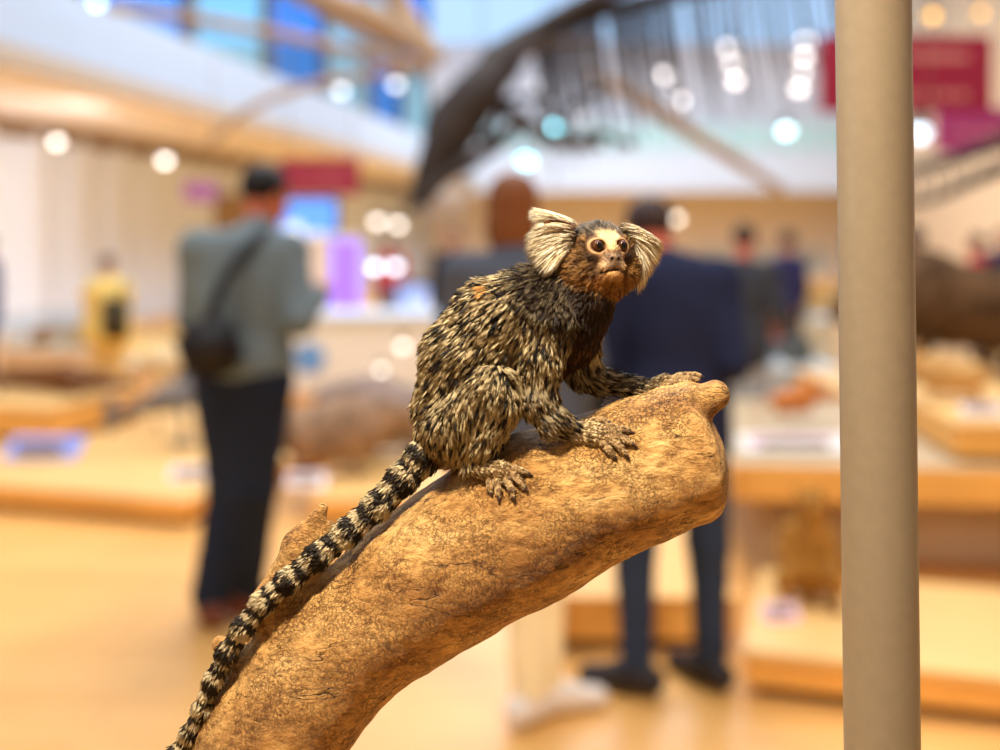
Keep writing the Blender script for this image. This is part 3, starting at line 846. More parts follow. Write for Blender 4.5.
# floor of light boards
def floor_mat():
    m = bpy.data.materials.new('floor_boards'); m.use_nodes = True; nt = m.node_tree; b = nt.nodes['Principled BSDF']
    tc = nt.nodes.new('ShaderNodeTexCoord'); mp = nt.nodes.new('ShaderNodeMapping'); nt.links.new(tc.outputs['Object'], mp.inputs[0])
    mp.inputs['Rotation'].default_value = (0, 0, math.radians(6))
    br_ = nt.nodes.new('ShaderNodeTexBrick'); br_.inputs['Scale'].default_value = 1; br_.inputs['Brick Width'].default_value = 1.6; br_.inputs['Row Height'].default_value = .13
    br_.inputs['Mortar Size'].default_value = .003; br_.inputs['Color1'].default_value = srgb(236, 178, 102); br_.inputs['Color2'].default_value = srgb(228, 168, 92); br_.inputs['Mortar'].default_value = srgb(180, 126, 70)
    nt.links.new(mp.outputs[0], br_.inputs['Vector'])
    n = nt.nodes.new('ShaderNodeTexNoise'); n.inputs['Scale'].default_value = 1.1; n.inputs['Detail'].default_value = 3; nt.links.new(tc.outputs['Object'], n.inputs['Vector'])
    rp = nt.nodes.new('ShaderNodeValToRGB'); rp.color_ramp.elements[0].position = .35; rp.color_ramp.elements[1].position = .65
    rp.color_ramp.elements[0].color = (.86, .84, .8, 1); rp.color_ramp.elements[1].color = (1.04, 1.04, 1.04, 1); nt.links.new(n.outputs['Fac'], rp.inputs['Fac'])
    mx = nt.nodes.new('ShaderNodeMixRGB'); mx.blend_type = 'MULTIPLY'; mx.inputs[0].default_value = 1
    nt.links.new(br_.outputs['Color'], mx.inputs[1]); nt.links.new(rp.outputs[0], mx.inputs[2]); nt.links.new(mx.outputs[0], b.inputs['Base Color'])
    b.inputs['Roughness'].default_value = .38; b.inputs['Specular IOR Level'].default_value = .35
    return m
struct(box('floor', -16, 16, -4.2, 44, -.1, 0, floor_mat(), bevel=0))

# left wall, hung with pleated pale curtain panels
LD = Vector((.197, 1, 0)).normalized(); LN = Vector((LD.y, -LD.x, 0))
def lw(Y, off=0.0, z=0.0):
    p = Vector((-7.7 + .197 * (Y - 17), Y, z)); return p + LN * off
def wall_strip(name, off, y0, y1, z0, z1, thick, mat_, amp=0, per=.5, n=2):
    V = []; Fc = []
    for side in (0, 1):
        for i in range(n + 1):
            Y = lerp(y0, y1, i / n); o = off - (thick if side else 0) + (0 if side else amp * math.sin(2 * math.pi * Y / per))
            V.append(lw(Y, o, z0)); V.append(lw(Y, o, z1))
    m = 2 * (n + 1)
    for i in range(n):
        a = 2 * i; Fc.append((a, a + 2, a + 3, a + 1)); Fc.append((m + a, m + a + 1, m + a + 3, m + a + 2))
        Fc.append((a + 1, a + 3, m + a + 3, m + a + 1)); Fc.append((a, m + a, m + a + 2, a + 2))
    Fc.append((0, 1, m + 1, m)); e = 2 * n; Fc.append((e, m + e, m + e + 1, e + 1))
    return link_mesh(name, V, Fc, mat_, smooth=False)
curtain = mat('pleated_panel', srgb(222, 232, 248), .8)
struct(wall_strip('wall_left', 0, 4, 42, 0, 3.25, .3, curtain, amp=.11, per=1.25, n=460))
brown_trim = mat('brown_trim', srgb(140, 118, 96), .7)
struct(wall_strip('trim_1', .1, 4, 42, 3.12, 3.42, .4, brown_trim))
# dark recess of a doorway at the end of the panels
struct(wall_strip('door_1', .2, 24.0, 25.6, 0, 2.5, .25, mat('bronze_door', srgb(150, 122, 84), .6)))
# balcony: soffit, brown edge strip, pale parapet
soffit = mat('soffit', srgb(250, 246, 244), .7)
def bal(off_fn, name, z0, z1, o0, o1, mat_, y0=4, y1=41):
    V = []
    for Y in (y0, y1):
        X = -5.3 + .165 * (Y - 11.6)
        for (x, z) in ((X + o0, z0), (X + o1, z0), (X + o1, z1), (X + o0, z1)): V.append((x, Y, z))
    Fc = [(0, 1, 2, 3), (4, 7, 6, 5)] + [(i, i + 4, (i + 1) % 4 + 4, (i + 1) % 4) for i in range(4)]
    return struct(link_mesh(name, V, Fc, mat_, smooth=False))
bal(None, 'trim_2', 3.42, 3.55, -5.5, -.02, soffit)
bal(None, 'trim_3', 3.36, 3.6, -.12, .06, mat('brown_edge', srgb(178, 164, 148), .6))
bal(None, 'trim_4', 3.6, 4.42, -.14, .02, mat('parapet_pale', srgb(172, 190, 214), .6))
# upper wall with tall windows above the balcony, sky blue put into the panes
def glass_mat(name, tint, gloss=.06):
    m = bpy.data.materials.new(name); m.use_nodes = True; nt = m.node_tree
    for nd in list(nt.nodes): nt.nodes.remove(nd)
    o = nt.nodes.new('ShaderNodeOutputMaterial'); t = nt.nodes.new('ShaderNodeBsdfTransparent'); t.inputs[0].default_value = tint
    g = nt.nodes.new('ShaderNodeBsdfGlossy'); g.inputs['Roughness'].default_value = .05
    mx = nt.nodes.new('ShaderNodeMixShader'); mx.inputs[0].default_value = gloss
    nt.links.new(t.outputs[0], mx.inputs[1]); nt.links.new(g.outputs[0], mx.inputs[2]); nt.links.new(mx.outputs[0], o.inputs[0])
    return m
sky_blue_glass = glass_mat('sky_blue_pane', (.30, .62, 1.0, 1)); sky_cyan_glass = glass_mat('sky_cyan_pane', (.72, .95, 1.0, 1)); roof_glass = glass_mat('roof_glass', (.74, .86, 1.0, 1), .04)  # tints carry the sky's blue and its cyan-white highlights
def upper_window(i, Ya, Yb, za, zb, mat_):
    off = -2.2
    V = []
    for Y in (Ya, Yb):
        X = -5.3 + .165 * (Y - 11.6) + off
        for dx in (0, .06):
            V += [(X + dx, Y, za), (X + dx, Y, zb)]
    Fc = [(0, 4, 5, 1), (2, 3, 7, 6), (1, 5, 7, 3), (0, 2, 6, 4), (0, 1, 3, 2), (4, 6, 7, 5)]
    o = struct(link_mesh('window_%d' % i, V, Fc, mat_, smooth=False))
    Xa = -5.3 + .165 * (Ya - 11.6) + off; Xb = -5.3 + .165 * (Yb - 11.6) + off
    bm = bmesh.new()
    fr = bmesh.new()
    tubes = []
    for (pa, pb) in (((Xa, Ya, za), (Xb, Yb, za)), ((Xa, Ya, zb), (Xb, Yb, zb)), ((Xa, Ya, za), (Xa, Ya, zb)), ((Xb, Yb, za), (Xb, Yb, zb))):
        a = Vector(pa); b = Vector(pb); d = b - a; L_ = d.length
        t = bmesh.new(); bmesh.ops.create_cube(t, size=1)
        q = d.to_track_quat('X', 'Z').to_matrix().to_4x4()
        for v in t.verts: v.co = q @ Vector((v.co.x * (L_ + .16), v.co.y * .14, v.co.z * .16)) + (a + b) / 2
        m_ = bpy.data.meshes.new('t'); t.to_mesh(m_); t.free(); bm.from_mesh(m_); bpy.data.meshes.remove(m_)
    fr.free(); obj_bm('window_frame', bm, mat('window_frame_brown', srgb(120, 100, 84), .6), o)
wi = 1
for k, Ya in enumerate(np.arange(9.0, 41.0, 4.0)):
    upper_window(wi, Ya + .15, Ya + 3.85, 4.5, 7.4, [sky_blue_glass, sky_cyan_glass][k % 2]); wi += 1
    upper_window(wi, Ya + .15, Ya + 3.85, 7.7, 10.8, [sky_cyan_glass, sky_blue_glass, roof_glass][k % 3]); wi += 1

# far balcony and back wall
struct(box('wall_back', -12, 14, 42, 42.3, 0, 3.45, mat('far_wall_warm', srgb(252, 238, 220), .8), bevel=0))
struct(box('trim_5', -1.2, 14, 38.4, 42, 3.36, 3.5, soffit, bevel=0))
struct(box('trim_6', -1.2, 14, 38.3, 38.45, 3.2, 4.55, mat('far_parapet', srgb(212, 226, 244), .5), bevel=0))
struct(box('wall_far', -12, 14, 42, 42.3, 3.5, 9.0, mat('far_wall_pink', srgb(250, 240, 236), .8), bevel=0))
teal = mat('teal_lit_panel', srgb(186, 224, 230), .3)  # flat teal colour stands in for the teal light on the glass
for k in range(8):
    o = box('balustrade_panel', 0, 1.55, 0, .04, 0, .95, teal, loc=(-.6 + 1.7 * k, 38.3, 4.6), bevel=.01)
    tag(o, 'pale teal-lit glass balustrade panel on top of the far balcony', 'panel', 'teal-lit balustrade panels along the far balcony')
struct(box('wall_front', -16, 14, -4.3, -4, 0, 11.9, mat('front_wall_warm', srgb(190, 166, 140), .8), bevel=0))
struct(box('wall_right', 14, 14.3, -4, 42, 0, 11.9, mat('right_wall_warm', srgb(240, 208, 168), .8), bevel=0))
# glazed roof
bm = bmesh.new()
for k in range(9): box_bm(bm, -12, 14, 2 + 5 * k - .12, 2 + 5 * k + .12, 11.4, 11.9)
for k in range(7): box_bm(bm, -11 + 4 * k - .08, -11 + 4 * k + .08, 2, 42, 11.5, 11.8)
struct(obj_bm('trim_7', bm, mat('roof_beam', srgb(206, 200, 200), .6)))
struct(box('ceiling', -12, 14, -4, 42, 11.9, 11.93, roof_glass, bevel=0))
struct(box('window_%d' % wi, -12, 14, 42, 42.05, 9.0, 11.9, roof_glass, bevel=0)); wi += 1

# ------------------------------------------------------------------ foreground supports
ped = empty('pedestal', (-.156, .602, 0)); tag(ped, 'pale oak pedestal under the foot of the driftwood branch', 'pedestal')
box('base_board', -.17, .17, -.13, .13, 0, .06, shadow_brown, ped); box('column', -.18, .18, -.14, .14, .06, .94, wood_pale, ped); box('top_board', -.2, .2, -.16, .16, .94, 1.0005, wood_orange, ped, bevel=.008)
post = empty('display_post', (0, 0, 0)); 
px0 = (at(873, 0, .6), at(882, 750, .6))
d = (px0[0] - px0[1]); d /= d.z
foot = px0[1] + d * (0 - px0[1].z); head_ = px0[0] + d * (2.3 - px0[0].z)
post.location = foot
tag(post, 'thick round beige metal post standing upright at the right of the branch', 'post')
pm = new_mat('beige_post', srgb(132, 117, 95), .42, .45, noise=(140, .06, 3), bump=(900, .12, .0006))
rel = lambda p: p - foot
tube('shaft', [rel(foot + (head_ - foot) * t) for t in np.linspace(0.003, 1, 24)], .0200, pm, post, seg=64)
bm = bmesh.new(); bmesh.ops.create_cone(bm, cap_ends=True, segments=48, radius1=.07, radius2=.065, depth=.012)
for v in bm.verts: v.co.z += .006
obj_bm('base_plate', bm, pm, post)
bm = bmesh.new(); bmesh.ops.create_cone(bm, cap_ends=True, segments=48, radius1=.0215, radius2=.018, depth=.02)
o = obj_bm('end_cap', bm, pm, post, loc=rel(head_))

# ------------------------------------------------------------------ exhibition platforms
def platform(label, name, x, y, rz, w, d_, h, top=wood_pale, face=wood_orange, kick=.04, cat='platform', z=0):
    p = empty(name, (x, y, z), rz); tag(p, label, cat)
    box('shadow_kick', .05, w - .05, .06, d_ - .04, 0, kick, shadow_brown, p)
    box('carcass', 0, w, .012, d_, kick, h - .03, face, p)
    box('top_board', -.01, w + .01, 0, d_, h - .03, h, top, p, bevel=.006)
    return p
platform('long low oak display platform behind the man in the grey jacket', 'display_platform', -5.45, 6.9, math.radians(-17.3), 4.0, 3.0, .15)
platform('low oak display platform holding the brown shaggy animals', 'display_platform', -.98, 5.72, math.radians(0), 1.85, 1.95, .15)

platform('narrow low wooden platform behind the legs of the person in the navy coat', 'display_platform', .2, 4.0, math.radians(0), .66, 1.0, .2, top=wood_orange)
platform('low bright oak platform in front at the right behind the post', 'display_platform', .80, 3.60, math.radians(-17), 2.4, .95, .155)
# raised block on the left platform
platform('raised wooden block on the left platform under the long brown animal', 'display_block', -4.5, 7.7, math.radians(-17), 1.6, 1.1, .24, z=.152, cat='block')
# long bench
bench = empty('display_bench', (1.0, 4.72, 0), math.radians(-6)); tag(bench, 'long thick oak display bench behind the bright front platform', 'bench')
box('top_slab', 0, 3.2, 0, 2.0, .38, .53, wood_orange, bench, bevel=.01)
box('table_cloth', .01, 3.19, .03, 1.99, .53, .535, mat('cream_lino', srgb(184, 158, 122), .6), bench, bevel=0)
for xx in (.12, 1.5, 2.95): box('leg', xx, xx + .1, .15, 1.85, 0, .38, mat('bench_leg', srgb(176, 148, 116), .7), bench)
box('back_panel', .22, 3.0, .5, .54, 0, .38, mat('bench_back', srgb(232, 214, 188), .7), bench)
platform('thick oak block on the right end of the bench', 'display_block', 1.98, 4.76, math.radians(-6), 1.6, 1.4, .17, z=.536, kick=.02, cat='block')

def board(label, px, py, Y, w, h_, m_, tilt=50, lines=True, cat='sign', name='label_panel', rz=0, group=None, zbase=None, mark=None):
    c = at(px, py, Y)
    if zbase is not None: c.z = zbase
    p = empty(name, c, rz); tag(p, label, cat, group)
    a = math.radians(tilt)
    b0 = box('panel', -w / 2, w / 2, -.006, .006, 0, h_, m_, p, bevel=.002); b0.rotation_euler[0] = -(math.pi / 2 - a)
    if lines:
        bm = bmesh.new()
        for k in range(4):
            z0 = h_ * (.78 - .16 * k); box_bm(bm, -w * .4, w * (.4 - .12 * (k % 2)), -.0085, -.0062, z0 - h_ * .03, z0 + h_ * .03)
        t = obj_bm('print', bm, mark or mat('grey_print', srgb(120, 100, 120), .7), p); t.rotation_euler[0] = b0.rotation_euler[0]
    s_ = box('stand', -w * .3, w * .3, .02, .05, 0, max(h_ * math.sin(a) * .8, .02), steel, p, bevel=.002)
    return p
board('slanted blue label panel on the left platform', 38, 484, 6.75, .46, .22, blue_card, 28, zbase=.157)
board('pale pink label card on the left platform beside the legs of the man in grey', 190, 496, 6.15, .26, .12, card, 30, zbase=.157)
board('pale label card at the front edge of the platform with shaggy animals', 305, 492, 5.95, .22, .12, card, 32, zbase=.157)
board('small pink label card on the bright front platform', 783, 640, 3.85, .13, .09, mat('pink_card', srgb(240, 196, 200), .6), 30, zbase=.158)
board('long white label strip with purple print on the bench', 797, 468, 4.95, .5, .12, white, 30, zbase=.545, mark=mat('magenta_print', srgb(190, 70, 150), .6))
board('small white label card on the oak block at the right', 985, 420, 4.95, .2, .07, card, 40, zbase=.708)

# ------------------------------------------------------------------ stuffed animals in the background
def animal(name, label, cat, loc, rz, field, h, m_, extras=None, sc=1.0):
    root = empty(name, loc, rz); tag(root, label, cat)
    V, Q = field.mesh(h); V = relax(V, Q, 1, .4)
    V, Q = largest_island(V, Q)
    V = V.copy(); zmin = V[:, 2].min(); V[:, 2] -= zmin
    link_mesh('body', V * sc, Q, m_, root)
    if extras: extras(root, sc, zmin)
    return root
def eyes_for(root, pts, r, sc, zmin):
    for p in pts:
        V, Fc = ball('eye', np.array(p) - np.array([0, 0, zmin]), r, None, None, lambda q: q * sc, n=8)
        link_mesh('eye', V, Fc, eye_black, root)
def quadruped(L=1.0, H_=.62, R_=.17, headz=.6, necklen=.25, leg_r=.045, snout=.16, hump=0.0, tail_=.25, ear=.05, neck_r=None):
    """faces +x; L body length, H_ height at the shoulder"""
    f = Field(); nr = neck_r or R_ * .62
    bz = H_ - R_
    f.cone((-L / 2 + R_, 0, bz), (0, 0, bz - .01), R_ * .92, R_ * .98, .05); f.cone((0, 0, bz - .01), (L / 2 - R_, 0, bz + hump * .4), R_ * .98, R_ * 1.08, .05)
    if hump: f.ell((L * .22, 0, bz + hump), (R_ * 1.2, R_ * .8, R_), None, .08)
    nx = L / 2 - R_ * .3; f.cone((nx - .08, 0, bz + .03), (nx + necklen, 0, headz), nr * 1.25, nr * .8, .05)
    hx = nx + necklen
    f.ell((hx + .02, 0, headz), (nr * 1.15, nr * .8, nr * .85), None, .03); f.cone((hx, 0, headz - .01), (hx + snout, 0, headz - .06), nr * .7, nr * .36, .03)
    for s in (-1, 1):
        f.cone((hx - .03, s * nr * .55, headz + nr * .55), (hx - .05, s * (nr * .8 + ear * .6), headz + nr * .7 + ear), .02, .011, .01)
        y = s * R_ * .55
        # fore leg: elbow, wrist, hoof
        f.cone((L / 2 - R_ * 1.0, y, bz - R_ * .4), (L / 2 - R_ * 1.05, y, bz * .5), leg_r * 1.5, leg_r, .03)
        f.cone((L / 2 - R_ * 1.05, y, bz * .5), (L / 2 - R_ * .95, y, .05), leg_r * .85, leg_r * .6, .02); f.cone((L / 2 - R_ * .95, y, .03), (L / 2 - R_ * .8, y, .025), leg_r * .75, leg_r * .6, .01)
        # hind leg: thigh, knee forward, hock back
        f.cone((-L / 2 + R_ * 1.1, y, bz - R_ * .1), (-L / 2 + R_ * 1.5, y, bz * .62), leg_r * 2.1, leg_r * 1.35, .04)
        f.cone((-L / 2 + R_ * 1.5, y, bz * .62), (-L / 2 + R_ * .75, y, bz * .36), leg_r * 1.2, leg_r * .75, .02)
        f.cone((-L / 2 + R_ * .75, y, bz * .36), (-L / 2 + R_ * .85, y, .04), leg_r * .75, leg_r * .6, .015); f.cone((-L / 2 + R_ * .85, y, .03), (-L / 2 + R_ * 1.05, y, .025), leg_r * .75, leg_r * .6, .01)
    f.cone((-L / 2 + .03, 0, bz + R_ * .4), (-L / 2 - tail_ * .5, 0, bz - tail_ * .3), leg_r * .6, leg_r * .4, .03); f.cone((-L / 2 - tail_ * .5, 0, bz - tail_ * .3), (-L / 2 - tail_ * .55, 0, bz - tail_), leg_r * .45, leg_r * .25, .02)
    f.eyes = [(hx + nr * .75, s * nr * .62, headz + nr * .3) for s in (-1, 1)]; f.nr = nr; f.hx = hx; f.hz = headz
    return f
shag = mat('brown_shaggy_hide', srgb(170, 136, 108), .8, .15, noise=(11, .7, 5), bump=(60, .9, .02))
shag2 = mat('grey_brown_hide', srgb(166, 144, 134), .8, .15, noise=(11, .65, 5), bump=(60, .9, .02))
darkhide = mat('dark_brown_hide', srgb(112, 82, 54), .8, .15, noise=(7, .75, 6), bump=(50, .9, .02))
tanhide = mat('tan_hide', srgb(206, 158, 96), .8, .15, noise=(18, .25, 5), bump=(60, .6, .01))
palehide = mat('pale_cream_hide', srgb(224, 196, 152), .8, .15, noise=(15, .2, 5), bump=(60, .5, .01))
gold = mat('golden_brown_fur', srgb(176, 122, 52), .8, .15, noise=(26, .5, 6), bump=(80, .9, .01))
greyskin = mat('grey_skin', srgb(118, 112, 110), .45, .3, noise=(6, .2, 3))

f1 = quadruped(.62, .42, .17, .34, .10, .035, .14, hump=.03, tail_=.12)
c = at(335, 437, 6.6); animal('stuffed_boar', 'brown shaggy stuffed animal nearer the man in grey on the middle platform', 'animal', (c.x, 6.35, .152), math.radians(8), f1, .016, shag, lambda r, s, z: eyes_for(r, f1.eyes, .012, s, z))
f2 = quadruped(.6, .45, .19, .36, .10, .035, .14, hump=.05, tail_=.12)
c = at(392, 432, 6.9); animal('stuffed_boar', 'grey-brown shaggy stuffed animal nearer the monkey on the middle platform', 'animal', (c.x, 6.9, .152), math.radians(172), f2, .016, shag2, lambda r, s, z: eyes_for(r, f2.eyes, .012, s, z))
# pale deer-like animal, left
f3 = quadruped(.62, .62, .12, .74, .16, .026, .1, tail_=.1)
c = at(165, 390, 8.2); animal('stuffed_fawn', 'pale cream stuffed fawn standing on the left platform behind the grey shark', 'animal', (-2.25, 7.9, .152), math.radians(20), f3, .014, palehide, lambda r, s, z: eyes_for(r, f3.eyes, .01, s, z))
# long low brown animal on the block
f4 = Field()
f4.cone((-.5, 0, .1), (.2, 0, .11), .05, .1, .04); f4.cone((.2, 0, .11), (.5, 0, .1), .1, .06, .04); f4.cone((.5, 0, .1), (.72, 0, .07), .06, .03, .03); f4.cone((-.5, 0, .1), (-.95, .06, .04), .05, .012, .03)
for sx in (-.3, .32):
    for s in (-1, 1): f4.cone((sx, s * .06, .08), (sx + .04, s * .15, .05), .035, .025, .02); f4.cone((sx + .04, s * .15, .05), (sx + .08, s * .17, .015), .022, .018, .01)
c = at(25, 400, 7.6); animal('stuffed_lizard', 'long low dark brown stuffed reptile lying on the raised block', 'animal', (c.x - .05, 8.0, .393), math.radians(-12), f4, .014, mat('reptile_brown', srgb(120, 74, 36), .6, noise=(20, .4, 4)), lambda r, s, z: eyes_for(r, [(.55, .05, .14), (.55, -.05, .14)], .01, s, z))
# grey shark
f5 = Field()
f5.cone((-.42, 0, .2), (-.1, 0, .3), .025, .085, .04); f5.cone((-.1, 0, .3), (.15, 0, .36), .085, .085, .04); f5.cone((.15, 0, .36), (.36, 0, .4), .085, .02, .04)
f5.ell((.0, 0, .42), (.06, .012, .09), None, .02); f5.ell((-.46, 0, .2), (.05, .012, .13), None, .02)
for s in (-1, 1): f5.cone((.08, s * .05, .3), (-.02, s * .2, .22), .03, .01, .02)
f5.cone((.0, 0, .3), (.0, 0, .0), .014, .014, .01); f5.ell((0, 0, .008), (.09, .07, .012), None, .01)
c = at(162, 437, 7.0); animal('shark_model', 'small grey shark model tilted on a rod on the left platform', 'model', (c.x + .08, 7.2, .153), math.radians(8), f5, .009, greyskin, lambda r, s, z: eyes_for(r, [(.26, .045, .4), (.26, -.045, .4)], .008, s, z))
# golden sitting animal under the bench
f6 = Field()
f6.cone((0, 0, .12), (0, .0, .24), .105, .085, .04); f6.cone((0, 0, .24), (.01, -.02, .33), .075, .05, .03); f6.ell((.01, -.04, .375), (.05, .055, .05), None, .02); f6.cone((.01, -.06, .37), (.01, -.11, .355), .032, .018, .015)
for s in (-1, 1):
    f6.cone((s * .05, -.02, .1), (s * .1, -.12, .1), .05, .035, .03); f6.cone((s * .1, -.12, .1), (s * .09, -.08, .02), .03, .02, .015); f6.cone((s * .09, -.08, .018), (s * .09, -.16, .015), .018, .016, .01)
    f6.cone((s * .075, -.02, .26), (s * .1, -.07, .17), .032, .024, .02); f6.cone((s * .1, -.07, .17), (s * .06, -.14, .13), .022, .016, .015); f6.ell((s * .045, -.03, .42), (.014, .008, .018), None, .008)
f6.cone((0, .09, .05), (.14, .16, .02), .028, .018, .02)
c = at(803, 600, 4.18); animal('stuffed_marmot', 'golden brown stuffed animal sitting upright on the front platform left of the post', 'animal', (c.x, 4.12, .157), math.radians(-10), f6, .008, gold, lambda r, s, z: eyes_for(r, [(-.02, -.085, .395), (.04, -.085, .395)], .007, s, z), sc=.98)
# dark ox at the right and the pale animal in front of it
f7 = quadruped(1.15, .78, .28, .5, .12, .06, .2, hump=.1, tail_=.25)
def horns(r, s, z):
    eyes_for(r, f7.eyes, .02, s, z)
    for sg in (-1, 1):
        pts = spline([(f7.hx - .02, sg * .08, f7.hz + .12 - z), (f7.hx, sg * .22, f7.hz + .08 - z), (f7.hx + .06, sg * .26, f7.hz - .04 - z), (f7.hx + .14, sg * .3, f7.hz + .06 - z)], 12)
        tube('horn', pts, list(np.linspace(.045, .008, 12)), mat('horn', srgb(190, 168, 130), .4), r)
c = at(985, 370, 6.2); pl = platform('tall oak plinth at the right carrying the dark stuffed ox', 'display_plinth', 2.1, 6.85, math.radians(-4), 2.0, 1.2, .56, cat='plinth')
animal('stuffed_ox', 'large dark brown stuffed ox standing at the right edge behind the post', 'animal', (3.05, 7.4, .56), math.radians(186), f7, .022, darkhide, horns)
f8 = quadruped(.34, .22, .075, .2, .07, .018, .07, tail_=.12)
c = at(958, 405, 5.4); animal('stuffed_cub', 'small tan stuffed animal on the oak block beneath the dark ox', 'animal', (c.x, 5.45, .706), math.radians(160), f8, .008, tanhide, lambda r, s, z: eyes_for(r, f8.eyes, .006, s, z))
# small orange-brown animal on the bench left of the post, and a grey one
f9 = quadruped(.24, .14, .05, .13, .04, .012, .05, tail_=.14)
c = at(798, 415, 5.6); animal('stuffed_fox', 'small orange-brown stuffed animal on the bench left of the post', 'animal', (c.x, 5.7, .536), math.radians(10), f9, .006, mat('orange_fur', srgb(206, 124, 60), .8, noise=(30, .3, 4)), lambda r, s, z: eyes_for(r, f9.eyes, .004, s, z))

# ------------------------------------------------------------------ people
def limb(f, a, b, ra, rb, k=.03, tg='b'): f.cone(a, b, ra, rb, k, tg)
def person(label, x, y, rz, H_=1.75, res=.016, skin=(196, 140, 110), hair=(34, 26, 22), top=(90, 100, 104), pants=(40, 48, 64), shoes=(60, 40, 30), J=None, coat=False,
           hair_style='short', group=None, z=0, bulk=1.0, top_mat=None, pants_mat=None, eyes=True, leg=1.0):
    k_ = H_ / 1.75
    j = dict(pel=(0, 0, .95), chest=(0, .0, 1.28), neck=(0, .0, 1.47), head=(0, .02, 1.635),
             shL=(-.175, 0, 1.41), shR=(.175, 0, 1.41), elL=(-.22, -.02, 1.13), elR=(.22, -.02, 1.13), wrL=(-.21, .08, .9), wrR=(.21, .08, .9),
             hdL=(-.2, .1, .81), hdR=(.2, .1, .81), hipL=(-.09, 0, .9), hipR=(.09, 0, .9), knL=(-.1, .03, .5), knR=(.1, .03, .5), anL=(-.1, -.01, .09), anR=(.1, -.01, .09), look=0.0, nod=0.0, footL=0.0, footR=0.0)
    if J: j.update(J)
    V3 = lambda n: np.array(j[n], float)
    root = empty('person', (x, y, z), rz); tag(root, label, 'person', group)
    look = j['look']; fw = np.array([math.sin(look), math.cos(look), 0]); rt = np.array([math.cos(look), -math.sin(look), 0]); upv = np.array([0, 0, 1.0])
    nod = j['nod']; fw2 = fw * math.cos(nod) - upv * math.sin(nod); up2 = upv * math.cos(nod) + fw * math.sin(nod)
    hc = V3('head'); A = np.stack([rt, fw2, up2])
    hp = lambda r, f_, u: hc + r * rt + f_ * fw2 + u * up2
    b = Field()
    b.ell(hp(0, -.01, .03), (.073, .092, .085), A, .02, raw=True); b.ell(hp(0, .02, -.035), (.058, .068, .075), A, .03, raw=True)
    b.cone(hp(0, .088, .005), hp(0, .108, -.028), .010, .014, .01, raw=True)                       # nose
    b.ell(hp(0, .075, -.062), (.026, .016, .012), A, .01, raw=True); b.ell(hp(0, .068, -.095), (.022, .02, .016), A, .015, raw=True)   # mouth, chin
    b.ell(hp(0, .078, .035), (.05, .018, .012), A, .012, raw=True)                                  # brow
    for s in (-1, 1): b.ell(hp(s * .076, -.008, -.01), (.01, .018, .03), A, .008, raw=True)         # ears
    b.cone(hp(0, -.02, -.05), V3('neck') - np.array([0, 0, .06]), .052, .06, .03, raw=True)
    b.cone(V3('chest'), V3('pel'), .12, .12, .06, raw=True)
    for s in 'LR':
        sh, el, wr, hd = V3('sh' + s), V3('el' + s), V3('wr' + s), V3('hd' + s)
        b.cone(V3('chest') + np.array([0, 0, .1]), sh, .07, .055, .05, raw=True)
        b.cone(sh, el, .05, .04, .03, raw=True); b.cone(el, wr, .04, .027, .02, raw=True)
        dv = unit(hd - wr); side = np.cross(dv, (0, 0, 1)) if abs(dv[2]) < .8 else np.array([0, 1., 0]); side = unit(side - dv * (side @ dv)); pn = np.cross(dv, side)
        if res < .012:
            b.cone(wr, wr + dv * .05, .026, .03, .01, raw=True); b.cone(wr + dv * .05 - side * .018, wr + dv * .085 - side * .022, .017, .015, .012, raw=True); b.cone(wr + dv * .05 + side * .018, wr + dv * .085 + side * .022, .017, .015, .012, raw=True)
            for q, (o_, l_) in enumerate(((-.033, .062), (-.012, .075), (.011, .07), (.033, .055))):
                p0 = wr + dv * .09 + side * o_; p1 = p0 + dv * l_ * .5 + pn * .006; p2 = p1 + dv * l_ * .4 + pn * .02
                b.cone(p0, p1, .0105, .0095, .003, raw=True); b.cone(p1, p2, .0095, .008, .003, raw=True)
            t0 = wr + dv * .035 + side * .028; b.cone(t0, t0 + dv * .035 + side * .03, .013, .011, .008, raw=True); b.cone(t0 + dv * .035 + side * .03, t0 + dv * .065 + side * .034, .011, .009, .004, raw=True)
        else:
            b.cone(wr, wr + dv * .07, .026, .035, .01, raw=True); b.cone(wr + dv * .08, wr + dv * .15 + pn * .02, .034, .02, .01, raw=True); b.cone(wr + dv * .04 + side * .02, wr + dv * .09 + side * .055, .016, .012, .008, raw=True)
        hip, kn, an = V3('hip' + s), V3('kn' + s), V3('an' + s)
        b.cone(hip, kn, .075, .052, .04, raw=True); b.cone(kn, an, .05, .034, .03, raw=True)
        ft = j['foot' + s]; fd = np.array([math.sin(ft), math.cos(ft), 0])
        b.cone(an - np.array([0, 0, .03]), an + fd * .12 - np.array([0, 0, .055]), .03, .025, .02, raw=True)
    Vb, Qb = b.mesh(res); Vb, Qb = largest_island(relax(Vb, Qb, 1, .4), Qb)
    link_mesh('body', Vb * k_, Qb, mat('skin_%d_%d' % skin[:2], srgb(*skin), .55, .3), root)
    # top
    t = Field(); c_, p_ = V3('chest'), V3('pel')
    t.ell(c_ + np.array([0, 0, .02]), (.185 * bulk, .125 * bulk, .19), None, .06, raw=True); t.ell((c_ + p_) / 2, (.16 * bulk, .125 * bulk, .22), None, .08, raw=True)
    t.ell(p_ + np.array([0, 0, .03]), (.172 * bulk, .13 * bulk, .13), None, .06, raw=True)
    t.cone(V3('neck') - np.array([0, 0, .05]), V3('neck') + np.array([0, 0, -.0]), .085, .066, .04, raw=True)
    if coat:
        t.ell(p_ + np.array([0, 0, -.1]), (.19 * bulk, .15 * bulk, .2), None, .08, raw=True)
